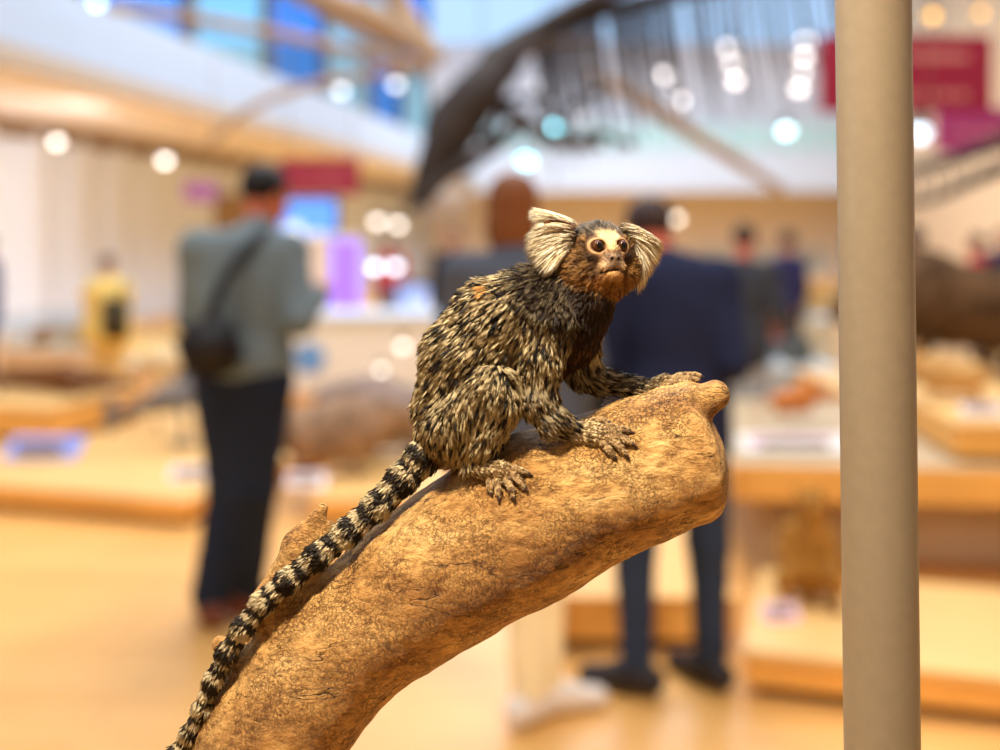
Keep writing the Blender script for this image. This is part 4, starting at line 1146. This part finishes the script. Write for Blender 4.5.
    for s in 'LR':
        sh, el, wr = V3('sh' + s), V3('el' + s), V3('wr' + s)
        t.cone(c_ + np.array([0, 0, .11]), sh, .09, .075, .05, raw=True); t.cone(sh, el, .072, .058, .03, raw=True); t.cone(el, wr, .058, .043, .02, raw=True)
    zc = (p_[2] - (.24 if coat else .07))
    t.cuts = [lambda X, D: np.maximum(D, zc - X[..., 2]), lambda X, D: D + noise3(X, 26, 8) * .004]
    Vt, Qt = t.mesh(res); Vt, Qt = largest_island(relax(Vt, Qt, 1, .4), Qt)
    link_mesh('jacket', Vt * k_, Qt, top_mat or mat('cloth_%d_%d_%d' % top, srgb(*top), .85, .1, noise=(9, .12, 3)), root)
    # trousers
    t = Field(); t.ell(p_, (.155, .115, .1), None, .06, raw=True)
    for s in 'LR':
        hip, kn, an = V3('hip' + s), V3('kn' + s), V3('an' + s)
        t.cone(hip, kn, .095 * leg, .07 * leg, .04, raw=True); t.cone(kn, an + np.array([0, 0, .02]), .07 * leg, .055 * leg, .03, raw=True)
    zt = p_[2] + .06
    t.cuts = [lambda X, D: np.maximum(D, X[..., 2] - zt), lambda X, D: np.maximum(D, .055 - X[..., 2]), lambda X, D: D + noise3(X, 30, 9) * .004]
    Vt, Qt = t.mesh(res); Vt, Qt = largest_island(relax(Vt, Qt, 1, .4), Qt)
    link_mesh('trousers', Vt * k_, Qt, pants_mat or mat('cloth_%d_%d_%d' % pants, srgb(*pants), .85, .1, noise=(9, .12, 3)), root)
    for s in 'LR':
        an = V3('an' + s); ft = j['foot' + s]; fd = np.array([math.sin(ft), math.cos(ft), 0]); t = Field(); g = an * np.array([1, 1, 0])
        zz = an[2] - .09
        t.cone(g - fd * .05 + np.array([0, 0, .055 + zz]), g + fd * .05 + np.array([0, 0, .06 + zz]), .048, .048, .03, raw=True); t.cone(g + fd * .05 + np.array([0, 0, .05 + zz]), g + fd * .18 + np.array([0, 0, .035 + zz]), .047, .036, .03, raw=True)
        t.cone(g + np.array([0, 0, .07 + zz]), g + np.array([0, 0, .1 + zz]), .05, .045, .02, raw=True)
        t.cuts = [lambda X, D, zz=zz: np.maximum(D, .002 + zz - X[..., 2])]
        Vs, Qs = t.mesh(min(res, .012)); link_mesh('shoe', Vs * k_, Qs, mat('shoe_%d_%d_%d' % shoes, srgb(*shoes), .5, .3), root)
    # hair
    t = Field(); t.ell(hp(0, -.018, .04), (.084, .1, .088), A, .02, raw=True)
    if hair_style == 'long':
        t.ell(hp(0, -.06, -.05), (.085, .06, .12), A, .03, raw=True)
    def hcut(X, D):
        L_ = X - hc; fr = L_ @ fw2; uu_ = L_ @ up2
        low = -.03 if hair_style != 'long' else -.2
        a = np.maximum(fr - .035 - .9 * np.maximum(uu_ - .06, 0) * 1.2, -(uu_ - low))
        keep = np.maximum(a, -(.0 + .0 * fr) - 1)
        return np.maximum(D, np.where(uu_ > .075, D, a)) + noise3(X, 60, 3) * .004
    t.cuts = [hcut]
    Vh, Qh = t.mesh(min(res, .012)); Vh, Qh = largest_island(Vh, Qh)
    link_mesh('hair', Vh * k_, Qh, mat('hair_%d_%d_%d' % hair, srgb(*hair), .6, .25, noise=(40, .3, 4)), root)
    if eyes:
        for s in (-1, 1):
            V, Fc = ball('eye', hp(s * .031, .076, .012), .011, None, None, lambda q: q * k_, n=6); link_mesh('eye', V, Fc, eye_black, root)
    return root

# man in the grey jacket seen from behind
man = person('man in a blue-grey jacket and dark trousers seen from behind with a black shoulder bag', -1.03, 4.3, math.radians(-6), 1.84, .010, top=(112, 124, 128), pants=(36, 42, 58), shoes=(112, 56, 36), hair=(22, 20, 22), bulk=1.08,
    skin=(196, 110, 80), leg=1.32,
    J=dict(pel=(.03, 0, .94), chest=(.02, .05, 1.26), neck=(.05, .1, 1.46), head=(.06, .16, 1.59), look=.6, nod=.25,
           shL=(-.165, .04, 1.39), shR=(.18, .08, 1.38), elL=(-.2, .08, 1.12), elR=(.25, -.04, 1.13), wrL=(-.12, .28, 1.0), wrR=(.285, .1, 1.22), hdL=(-.05, .34, 1.0), hdR=(.27, .18, 1.25),
           hipL=(-.04, 0, .9), hipR=(.09, 0, .9), knL=(-.03, .05, .5), knR=(.06, .0, .5), anL=(-.09, -.02, .09), anR=(.0, .1, .09), footL=-.5, footR=.5))
bag = empty('shoulder_bag', (0, 0, 0)); bag.location = man.location; bag.rotation_euler = man.rotation_euler
tag(bag, 'black shoulder bag with a diagonal strap on the back of the man in grey', 'bag')
black = mat('black_leather', srgb(30, 26, 28), .5, .3)
bm = bmesh.new(); box_bm(bm, -.11, .11, -.05, .05, -.11, .11, .035); o = obj_bm('pouch', bm, black, bag, loc=(-.03, -.21, 1.1), smooth=True); o.rotation_euler = (0, math.radians(-18), math.radians(20))
tube('strap', spline([(-.03, -.21, 1.2), (-.01, -.19, 1.28), (.02, -.14, 1.38), (.08, -.07, 1.48), (.11, .02, 1.53), (.13, .12, 1.5)], 26), .022, black, bag)
# person in the navy coat
person('person in a dark navy coat and blue jeans standing behind the monkey', .57, 3.66, math.radians(4), 1.74, .010, skin=(214, 110, 90), top=(34, 38, 62), pants=(48, 58, 80), shoes=(40, 34, 36), hair=(62, 44, 42), bulk=1.08, coat=True,
    J=dict(chest=(.02, .05, 1.25), neck=(-.0, .10, 1.42), head=(-.045, .16, 1.53), nod=.35, look=-.2, shL=(-.175, .05, 1.37), shR=(.175, .05, 1.37), elL=(-.235, .02, 1.1), elR=(.185, -.07, 1.1), wrL=(-.22, .16, .93), wrR=(.215, .1, 1.2), hdL=(-.2, .22, .86), hdR=(.225, .14, 1.29),
           hipL=(-.1, 0, .88), hipR=(.1, 0, .88), knL=(-.12, .02, .48), knR=(.13, .02, .48), anL=(-.12, -.02, .09), anR=(.14, .02, .09), footL=-1.0, footR=-.5))
# woman with auburn hair, cream trousers
person('auburn-haired woman in a grey jacket and cream trousers mostly hidden behind the monkey', .055, 3.42, math.radians(12), 1.72, .012, top=(84, 88, 100), pants=(250, 232, 190), shoes=(226, 214, 204), hair=(128, 74, 34), hair_style='long', coat=True, bulk=1.12,
    J=dict(head=(.0, .06, 1.62), look=.3, anL=(.03, -.02, .09), anR=(.1, .04, .09), knL=(.03, .03, .5), knR=(.1, .05, .5), hipL=(-.04, 0, .9), hipR=(.1, 0, .9), footL=.9, footR=1.5))
# bystanders further back
person('person in a charcoal coat right behind the shoulder of the navy coat', 1.62, 7.3, math.radians(-20), 1.60, .016, top=(62, 64, 72), pants=(170, 176, 186), hair=(60, 48, 44), coat=True, skin=(214, 120, 104),
    J=dict(wrR=(.2, .16, 1.05), elR=(.26, -.02, 1.1)))
person('visitor in a dark blue and purple jacket near the middle of the hall', 2.75, 10.5, math.radians(30), 1.58, .02, top=(58, 60, 104), pants=(46, 60, 88))
person('visitor in dark clothes standing by the lit counter', -.47, 10.9, math.radians(160), 1.62, .02, top=(40, 38, 46), pants=(60, 54, 60), coat=True)
person('visitor in a light blue shirt just right of the post', 3.3, 8.75, math.radians(10), 1.6, .02, top=(150, 176, 220), pants=(216, 214, 216), hair=(60, 44, 36))
person('visitor in a red top at the far right', 4.95, 11.4, math.radians(70), 1.56, .02, top=(186, 50, 60), pants=(50, 48, 70))
person('visitor in a dark purple coat beside the red top', 5.75, 12.6, math.radians(190), 1.62, .02, top=(66, 56, 88), pants=(40, 40, 60), coat=True)
person('visitor in a navy coat at the left edge by the pale wall', -4.95, 10.6, math.radians(90), 1.55, .02, top=(50, 62, 112), pants=(50, 56, 80), coat=True)
person('visitor in a white top beyond the purple light column', .1, 19.0, math.radians(120), 1.62, .025, top=(232, 226, 222), pants=(70, 74, 100))
person('visitor in a wine red top far behind the lit counter', -1.55, 15.5, math.radians(20), 1.55, .025, top=(190, 80, 84), pants=(90, 100, 150))
child = person('child in a yellow raincoat seen from behind on the left', -3.55, 9.95, math.radians(-10), 1.36, .016, top=(240, 208, 124), pants=(232, 200, 134), hair=(70, 56, 50), coat=True, bulk=1.7, leg=1.5)
bp_ = empty('backpack', child.location, child.rotation_euler[2]); tag(bp_, 'small dark olive backpack worn by the child in yellow', 'bag')
bm = bmesh.new(); box_bm(bm, -.12, .12, -.24, -.1, .62, .98, .04); obj_bm('pouch', bm, mat('olive_cloth', srgb(70, 62, 44), .8), bp_, smooth=True, loc=(.17, 0, 0))
for s in (-1, 1): tube('strap', spline([(.12 + s * .09, -.12, .96), (.1 + s * .1, -.08, 1.1), (.06 + s * .1, .06, 1.13), (.05 + s * .1, .13, 1.0), (.06 + s * .1, .12, .85)], 14), .014, M['olive_cloth'], bp_)

# ------------------------------------------------------------------ counters, screens and signs in the middle distance
cnt = empty('reception_counter', (-1.85, 9.3, 0)); tag(cnt, 'white reception counter with a blue emblem left of the monkey', 'counter')
box('body', 0, 1.75, 0, .8, .08, .82, white, cnt); box('plinth', .05, 1.7, .05, .75, 0, .08, mat('grey_kick', srgb(120, 116, 116), .6), cnt); box('worktop', -.04, 1.79, -.05, .84, .82, .87, mat('pale_blue_top', srgb(214, 226, 240), .35), cnt, bevel=.01)
bm = bmesh.new(); bmesh.ops.create_cone(bm, cap_ends=True, segments=32, radius1=.13, radius2=.13, depth=.012)
o = obj_bm('emblem', bm, mat('blue_emblem', srgb(110, 160, 224), .5), cnt, loc=(.12 + .12, -.008, .5)); o.rotation_euler = (math.pi / 2, 0, 0)
box('front_band', .02, 1.73, -.006, 0, .1, .2, mat('orange_band', srgb(232, 170, 90), .5), cnt, bevel=0)

def emis(name, col, st): return mat(name, srgb(*col), .5, emit=(srgb(*col), st))
col_ = empty('light_column', (*at(346, 320, 13).xy, .0)); tag(col_, 'tall purple glowing panel column behind the counter', 'lamp')
box('base', -.24, .24, -.1, .1, 0, .5, white, col_); box('glowing_panel', -.16, .16, -.06, .06, .5, 1.5, emis('purple_glow', (150, 110, 255), .9), col_, bevel=.01); box('frame', -.22, -.17, -.07, .07, .5, 1.56, white, col_); box('frame', .17, .22, -.07, .07, .5, 1.56, white, col_); box('frame', -.22, .22, -.07, .07, 1.5, 1.58, white, col_)
pil = box('pillar', -.16, .16, -.16, .16, 0, 1.55, cream, loc=(at(318, 0, 14).x, 14, 0)); tag(pil, 'short cream pillar left of the purple light column', 'pillar')
def screen(label, px0, px1, py0, py1, Y, col, st, blobs):
    a = at(px0, py0, Y); b = at(px1, py1, Y); w = b.x - a.x; h_ = a.z - b.z
    r_ = empty('display_screen', ((a.x + b.x) / 2, Y, 0)); tag(r_, label, 'screen')
    box('frame', -w / 2 - .05, w / 2 + .05, 0, .08, b.z - .05, a.z + .05, mat('screen_frame', srgb(60, 60, 70), .5), r_)
    pic = box('picture', -w / 2, w / 2, -.012, 0, b.z, a.z, emis('screen_%d_%d_%d' % col, col, st), r_, bevel=0)
    for q, (x, z, s, c2) in enumerate(blobs):
        bm = bmesh.new(); bmesh.ops.create_uvsphere(bm, u_segments=16, v_segments=8, radius=1)
        for v in bm.verts: v.co = Vector((v.co.x * s * w, v.co.y * .004, v.co.z * s * w * .8))
        obj_bm('bright_patch', bm, emis('patch_%d_%d_%d' % c2, c2, st * 1.1), pic, loc=(x * w / 2, -.016, b.z + z * h_))
    box('stand', -.06, .06, .01, .07, 0, b.z - .05, M['screen_frame'], r_); box('foot', -.25, .25, -.15, .2, 0, .03, M['screen_frame'], r_)
screen('blue and white glowing screen to the right of the grey-jacketed man', 272, 336, 200, 262, 17, (90, 150, 240), .8, [(-.3, .5, .16, (220, 236, 255)), (.4, .35, .18, (200, 220, 250))])
screen('pale blue glowing screen low behind the back of the monkey', 398, 446, 286, 318, 12, (150, 176, 240), .7, [(.2, .5, .15, (210, 220, 250))])
screen('small teal glowing screen far right of the navy coat', 848, 876, 236, 262, 20, (120, 200, 230), .8, [])

maroon = mat('maroon_sign', srgb(156, 34, 62), .6); magenta = mat('magenta_sign', srgb(170, 60, 124), .6); ltext = mat('sign_letters', srgb(226, 150, 140), .6); purple_s = mat('purple_sign', srgb(170, 110, 172), .6)
def hang_sign(label, px0, px1, py0, py1, Y, m_, lines=0, group=None):
    a = at(px0, py0, Y); b = at(px1, py1, Y); w = b.x - a.x; h_ = a.z - b.z
    r_ = empty('hanging_sign', ((a.x + b.x) / 2, Y, b.z)); tag(r_, label, 'sign', group)
    box('board', -w / 2, w / 2, -.03, .03, 0, h_, m_, r_)
    if lines:
        rr_ = random.Random(5)
        for k in range(lines):
            zc = h_ * (1 - (k + .5 + .05) / lines); x = -w * .36; hh = h_ * .055
            while x < w * .34:
                lw_ = rr_.uniform(.03, .06) * w * .6
                bm = bmesh.new(); box_bm(bm, x, x + lw_, -.036, -.031, zc - hh, zc + hh * rr_.uniform(.6, 1)); x += lw_ + (.012 if rr_.random() < .75 else .035) * w
                obj_bm('word', bm, ltext, r_)
    for s in (-1, 1): tube('cable', [(s * w * .42, 0, h_), (s * w * .42, 0, 11.45 - b.z)], .006, steel, r_, seg=6)
hang_sign('large maroon hanging sign with two rows of pale lettering behind the post', 820, 991, 36, 112, 9, maroon, 2)
hang_sign('magenta hanging sign just below the large maroon one at the right', 936, 1012, 108, 152, 10.5, magenta, 1)
hang_sign('small maroon hanging sign above the counter right of the grey-jacketed man', 282, 359, 159, 195, 14, maroon, 1)
hang_sign('small purple hanging sign by the pale panels left of the grey-jacketed man', 184, 216, 182, 201, 16, purple_s, 0)

# cases and tables right of the navy coat
def case(label, px0, px1, py0, py1, Y, d_, body_m, top_m, items):
    a = at(px0, py0, Y); b = at(px1, py1, Y); w = b.x - a.x
    r_ = empty('display_case', (a.x, Y, 0)); tag(r_, label, 'display case')
    box('cabinet', 0, w, 0, d_, 0, b.z, body_m, r_); box('worktop', -.03, w + .03, -.03, d_ + .03, b.z, b.z + .03, top_m, r_)
    box('glass_cover', .02, w - .02, .02, d_ - .02, b.z + .03, a.z, glass_mat('case_glass', (.86, .93, .97, 1), .1), r_, bevel=0)
    for (x, m2) in items:
        bm = bmesh.new(); box_bm(bm, x * w - .1, x * w + .1, d_ * .3, d_ * .6, b.z + .03, b.z + .03 + (a.z - b.z) * .55, .02); obj_bm('exhibit_block', bm, m2, r_)
    return r_
grey_b = mat('slate_blue', srgb(120, 140, 160), .5); pale_b = mat('pale_blue_paint', srgb(180, 200, 218), .5)
case('glass-topped pale blue display case between the navy coat and the post', 738, 838, 322, 372, 8.2, .7, pale_b, white, [(.3, grey_b), (.7, mat('dark_teal', srgb(64, 84, 92), .5))])
case('white display case further back between the visitors and the post', 765, 850, 290, 322, 13, .8, cream, white, [(.5, mat('olive_item', srgb(150, 130, 90), .6))])
case('glass-topped cream display case at the right beyond the post', 915, 968, 262, 330, 10.2, .8, cream, white, [(.5, mat('sand', srgb(214, 180, 140), .6))])
case('pale display case standing in front of the pleated left wall', 0, 90, 316, 352, 11.5, .9, mat('peach_paint', srgb(240, 206, 164), .5), cream, [(.3, mat('tan_item', srgb(190, 140, 100), .6)), (.7, M['sand'])])
case('cream display case behind the pale fawn', 118, 215, 335, 368, 10.6, .9, M['peach_paint'], cream, [(.5, M['tan_item'])])
case('cream display case in the far middle under the balcony', 560, 640, 262, 300, 17, .9, cream, white, [(.5, M['sand'])])
case('wide warm wooden case in the far right distance', 700, 830, 248, 278, 22, .9, wood_pale, cream, [(.3, M['tan_item']), (.7, grey_b)])

# ------------------------------------------------------------------ skeletons hanging under the roof
def pt(px, py, Y): return at(px, py, Y)
bone_dark = mat('dark_bone', srgb(84, 70, 62), .7, noise=(5, .3, 4)); bone_tan = mat('tan_bone', srgb(178, 150, 122), .7, noise=(5, .2, 4)); bone_dk2 = mat('black_brown_bone', srgb(58, 50, 48), .7, noise=(5, .3, 4))
wh = empty('hanging_whale_skeleton', pt(480, 90, 8)); tag(wh, 'dark whale skeleton with a comb of thin baleen plates hanging above the monkey', 'skeleton')
org = Vector(wh.location)
def rp(px, py, Y=8.0): return pt(px, py, Y) - org
sp = spline([rp(418, 205), rp(436, 165), rp(458, 122), rp(482, 88), rp(508, 55, 8.2), rp(545, 25, 8.4), rp(600, -5, 8.7), rp(680, -35, 9)], 60)
rad = [.04 + .15 * math.sin(math.pi * min(1, (i + 4) / 46)) ** 1.2 + (.03 if i > 30 else 0) for i in range(60)]
tube('jaw_bone', sp, rad, bone_dk2, wh, seg=14)
tube('jaw_bone', spline([rp(408, 210, 7.8), rp(450, 175, 7.8), rp(490, 148, 7.9), rp(520, 125, 8)], 20), [.045] * 8 + [.06] * 12, bone_dk2, wh)
tube('jaw_bone', spline([rp(440, 120, 8.2), rp(470, 100, 8.2), rp(520, 118, 8.2), rp(548, 140, 8.2), rp(600, 142, 8.3)], 24), .06, bone_dark, wh)
tube('cheek_bone', spline([rp(470, 110), rp(500, 70), rp(545, 45, 8.3), rp(600, 40, 8.5)], 20), .04, bone_dark, wh)
bar = spline([rp(520, 40, 8.4), rp(600, 12, 8.8), rp(700, -12, 9.2), rp(850, -40, 9.8)], 50)
tube('palate_bone', bar, .07, bone_dk2, wh)
tube('skull_bone', spline([rp(436, 168, 8.15), rp(446, 128, 8.2), rp(470, 92, 8.25), rp(500, 70, 8.3)], 16), [.05, .08, .11, .14, .16, .17, .17, .16, .15, .13, .12, .1, .09, .08, .06, .04], bone_dk2, wh)
for i in range(42):
    b0 = bar[min(49, int(4 + i * 1.08))]; L_ = .95 + .2 * math.sin(i * 1.7)
    tube('baleen_plate', [b0, b0 + Vector((.06, .02, -L_ * .5)), b0 + Vector((.14, .03, -L_))], [.022, .02, .008], bone_dk2, wh, seg=5)
for (x, y, a_, l_) in ((446, 150, 30, .3), (470, 128, -40, .34), (500, 118, 60, .3), (526, 100, 10, .36), (556, 120, -25, .3), (590, 96, 35, .3), (612, 140, -10, .34), (455, 100, 80, .3)):
    c0 = rp(x, y, 8.15); dd = Vector((math.cos(math.radians(a_)), .1, math.sin(math.radians(a_)))) * l_ / 2
    tube('small_bone', spline([c0 - dd, c0 - dd * .3 + Vector((0, 0, .03)), c0 + dd * .4, c0 + dd], 10), [.05, .035, .028, .026, .026, .028, .032, .038, .045, .03], bone_dk2, wh, seg=8)
for (x, y, Y) in ((482, 88, 8), (545, 25, 8.4), (640, -18, 8.9)):
    tube('cable', [rp(x, y, Y), Vector((rp(x, y, Y).x, rp(x, y, Y).y, 11.45 - org.z))], .005, steel, wh, seg=5)
tn = empty('long_bone_skeleton', pt(300, 40, 9)); tag(tn, 'pale brown skeleton of long curved bones hanging at the upper left', 'skeleton'); org2 = Vector(tn.location)
def rq(px, py, Y=9.0): return pt(px, py, Y) - org2
tube('jaw_bone', spline([rq(110, 6), rq(200, 20), rq(290, 36), rq(370, 54), rq(430, 66, 8.9)], 30), .045, bone_tan, tn)
tube('jaw_bone', spline([rq(210, 142), rq(245, 112), rq(300, 88), rq(370, 74), rq(430, 66, 8.9)], 26), .035, bone_tan, tn)
tube('skull_bone', spline([rq(290, -16), rq(345, 8), rq(395, 30), rq(440, 60, 8.9)], 24), [.04 + .09 * math.sin(math.pi * i / 23) for i in range(24)], bone_tan, tn)
tube('skull_bone', spline([rq(380, -30, 9.2), rq(400, 5, 9.1), rq(440, 60, 8.9)], 16), [.14 - .006 * i for i in range(16)], bone_tan, tn)
for (x, y) in ((290, 36), (395, 30)): tube('cable', [rq(x, y), Vector((rq(x, y).x, rq(x, y).y, 11.45 - org2.z))], .005, steel, tn, seg=5)
tb = empty('hanging_rib_bone', pt(690, 130, 11.3)); tag(tb, 'single slanting pale brown bone hanging right of the whale jaw', 'bone'); org3 = Vector(tb.location)
tube('shaft', spline([pt(590, 72, 11.2) - org3, pt(640, 100, 11.3) - org3, pt(700, 138, 11.4) - org3, pt(782, 190, 11.5) - org3], 24), [.045 + .035 * math.sin(math.pi * i / 23) for i in range(24)], bone_tan, tb)
tube('cable', [pt(640, 100, 11.3) - org3, Vector(((pt(640, 100, 11.3) - org3).x, 0, 11.45 - org3.z))], .005, steel, tb, seg=5); tube('cable', [pt(740, 163, 11.45) - org3, Vector(((pt(740, 163, 11.45) - org3).x, 0, 11.45 - org3.z))], .005, steel, tb, seg=5)
ts_ = empty('tail_skeleton', pt(960, 170, 8)); tag(ts_, 'dark tail skeleton with short ribs hanging low at the right edge', 'skeleton'); org4 = Vector(ts_.location)
sp4 = spline([pt(885, 206, 8.2) - org4, pt(930, 200, 8) - org4, pt(975, 180, 7.9) - org4, pt(1030, 158, 7.8) - org4], 26)
tube('spine', sp4, [.012 + .0018 * i for i in range(26)], bone_dk2, ts_)
sp5 = spline([pt(905, 172, 8.2) - org4, pt(950, 160, 8) - org4, pt(1030, 132, 7.8) - org4], 20); tube('spine', sp5, [.03 + .0015 * i for i in range(20)], bone_dk2, ts_)
for i in range(3, 26, 3): tube('rib', [sp4[i], sp4[i] + Vector((.03, -.02, .1)), sp5[min(19, int(i * .75))]], [.014, .012, .008], bone_dark, ts_, seg=6)
for p_ in (sp5[6], sp5[15]): tube('cable', [p_, Vector((p_.x, p_.y, 11.45 - org4.z))], .005, steel, ts_, seg=5)

# ------------------------------------------------------------------ lamps
lamp_h = mat('lamp_housing', srgb(70, 64, 60), .5)
def lamp(px, py, Y, r, col, st, label, group):
    p = at(px, py, Y); r_ = empty('spotlight', p); tag(r_, label, 'lamp', group)
    V, Fc = ball('bulb', np.zeros(3), r, None, None, lambda q: q, n=8)
    c = srgb(*col); key = 'bulb_%d_%d_%d_%s' % (*col, st)
    link_mesh('bulb', V, Fc, mat(key, c, .5, emit=(c, st)), r_)
    bm = bmesh.new(); bmesh.ops.create_cone(bm, cap_ends=True, segments=20, radius1=r * .95, radius2=r * .45, depth=r * 2.2)
    for v in bm.verts: v.co.z += r * 1.5
    obj_bm('housing', bm, lamp_h, r_)
    return r_
def lamps(lst, label, group, col, st, Y, rp_=5.0):
    for i, (x, y, *o) in enumerate(lst):
        s = o[0] if o else 1.0; Yi = Y - 1.1 * i if len(lst) > 2 else Y; lamp(x, y, Yi, rp_ * Yi / F * s, col, st, label, group)
lamps([(57, 141), (165, 160)], 'round warm white spotlight under the left balcony', 'spotlights under the left balcony', (255, 246, 236), 5.5, 14)
lamps([(97, 2)], 'small cyan-white light at the top left corner', None, (200, 240, 255), 5.0, 13)
lamps([(341, 90), (396, 84)], 'dim cool spotlight in front of the pale left balcony', 'spotlights before the pale balcony', (225, 232, 240), 3.6, 24)
lamps([(377, 221), (398, 224)], 'warm white spotlight glowing above the purple column', 'spotlights above the purple column', (255, 248, 240), 3.6, 18)
lamps([(375, 266), (395, 266)], 'bright bluish light right of the purple column', 'bluish lights by the purple column', (215, 236, 255), 5.5, 15, 5.4)
lamps([(403, 345), (381, 369, .8)], 'small white light low on the counter behind the monkey', 'lights low on the counter', (255, 250, 240), 3.6, 9.05, 4.6)
lamps([(540, 84), (462, 125), (533, 128, .8), (585, 118, .8)], 'faint grey-white spotlight seen through the whale skeleton', 'faint spotlights behind the whale skeleton', (240, 236, 240), 3, 30)
lamps([(556, 126), (526, 160, 1.2)], 'bright cyan light on the far balcony behind the whale skeleton', 'cyan lights on the far balcony', (140, 226, 246), 8, 34)
lamps([(665, 74), (675, 86), (680, 100)], 'white spotlight in the left cluster of three on the far upper wall', 'left cluster of far spotlights', (255, 246, 244), 4.6, 38)
lamps([(729, 47), (733, 63), (736, 80)], 'white spotlight in the middle cluster of three on the far upper wall', 'middle cluster of far spotlights', (255, 246, 244), 4.6, 38)
lamps([(806, 40), (804, 56), (801, 73), (799, 88)], 'white spotlight in the right cluster of four on the far upper wall', 'right cluster of far spotlights', (255, 246, 244), 4.6, 38)
lamps([(786, 130)], 'bright cyan-white light on the far balcony left of the post', None, (200, 245, 255), 6, 34, 5.6)
lamps([(676, 218)], 'warm white light low under the far balcony beside the navy coat', None, (255, 244, 226), 3.5, 30)
lamps([(932, 15), (980, 12, .8)], 'orange lamp above the large maroon sign', 'orange lamps above the maroon sign', (255, 190, 90), 4, 20)
lamps([(920, 132, 1.9)], 'large pale bluish globe light between the post and the magenta sign', None, (214, 236, 255), 3.5, 22)

# ------------------------------------------------------------------ light of the place and added fills
w = bpy.data.worlds.new('World'); scene.world = w; w.use_nodes = True
bg = w.node_tree.nodes['Background']; bg.inputs[0].default_value = (.84, .92, 1.0, 1); bg.inputs[1].default_value = 1.3
def area(name, loc, size, energy, color, aim=None, size_y=None):
    L_ = bpy.data.lights.new(name, 'AREA'); L_.energy = energy; L_.color = color; L_.size = size
    if size_y: L_.shape = 'RECTANGLE'; L_.size_y = size_y
    o = bpy.data.objects.new(name, L_); COL.objects.link(o); o.location = loc
    if aim is not None: o.rotation_euler = (Vector(aim) - Vector(loc)).to_track_quat('-Z', 'Y').to_euler()
    return o
area('overhead_fill', (0, 6, 8), 6, 620, (1, .93, .84)); area('overhead_fill', (0, 15, 9), 8, 1050, (.94, .97, 1)); area('overhead_fill', (3, 28, 9.5), 10, 2000, (.97, .98, 1))  # unseen area fills added overhead to light the hall
area('case_spotlight', (-.22, .12, 2.45), .12, 42, (1, .87, .68), (.02, .58, 1.42))
area('left_wall_fill', (-5.6, 15.5, 3.25), 1.0, 420, (.95, .97, 1), (-8.6, 16.1, 1.6), 20)  # unseen strip light added to brighten the left wall
def spot(loc, aim, e, col, ang):
    L_ = bpy.data.lights.new('platform_fill_spot', 'SPOT'); L_.energy = e; L_.color = col; L_.spot_size = math.radians(ang); L_.spot_blend = .6; L_.shadow_soft_size = .3
    o = bpy.data.objects.new('platform_fill_spot', L_); COL.objects.link(o); o.location = loc; o.rotation_euler = (Vector(aim) - Vector(loc)).to_track_quat('-Z', 'Y').to_euler()
spot((2.2, .9, 4.6), (1.9, 4.6, .2), 430, (1, .9, .74), 62); spot((-3.2, 2.2, 4.8), (-2.6, 7.2, .2), 450, (1, .9, .76), 66)  # unseen spots added to brighten the platform fronts

# ------------------------------------------------------------------ camera
cam = bpy.data.cameras.new('camera'); camo = bpy.data.objects.new('camera', cam); COL.objects.link(camo)
camo.location = (0, 0, CAMZ); camo.rotation_euler = (math.radians(90), 0, 0)
cam.sensor_width = 36; cam.lens = 36 * F / 1000; cam.clip_start = .05; cam.clip_end = 200
cam.shift_y = -(375 - HZ) / 1000.0
cam.dof.use_dof = True; cam.dof.focus_distance = Y0 - .012; cam.dof.aperture_fstop = 2.9; cam.dof.aperture_blades = 0
scene.camera = camo
scene.view_settings.view_transform = 'Standard'; scene.view_settings.look = 'None'
scene.view_settings.gamma = 1; scene.view_settings.use_curve_mapping = False
scene.view_settings.exposure = 0
scene.cycles.use_denoising = True
scene.cycles.max_bounces = 6; scene.cycles.diffuse_bounces = 3; scene.cycles.caustics_reflective = False; scene.cycles.caustics_refractive = False
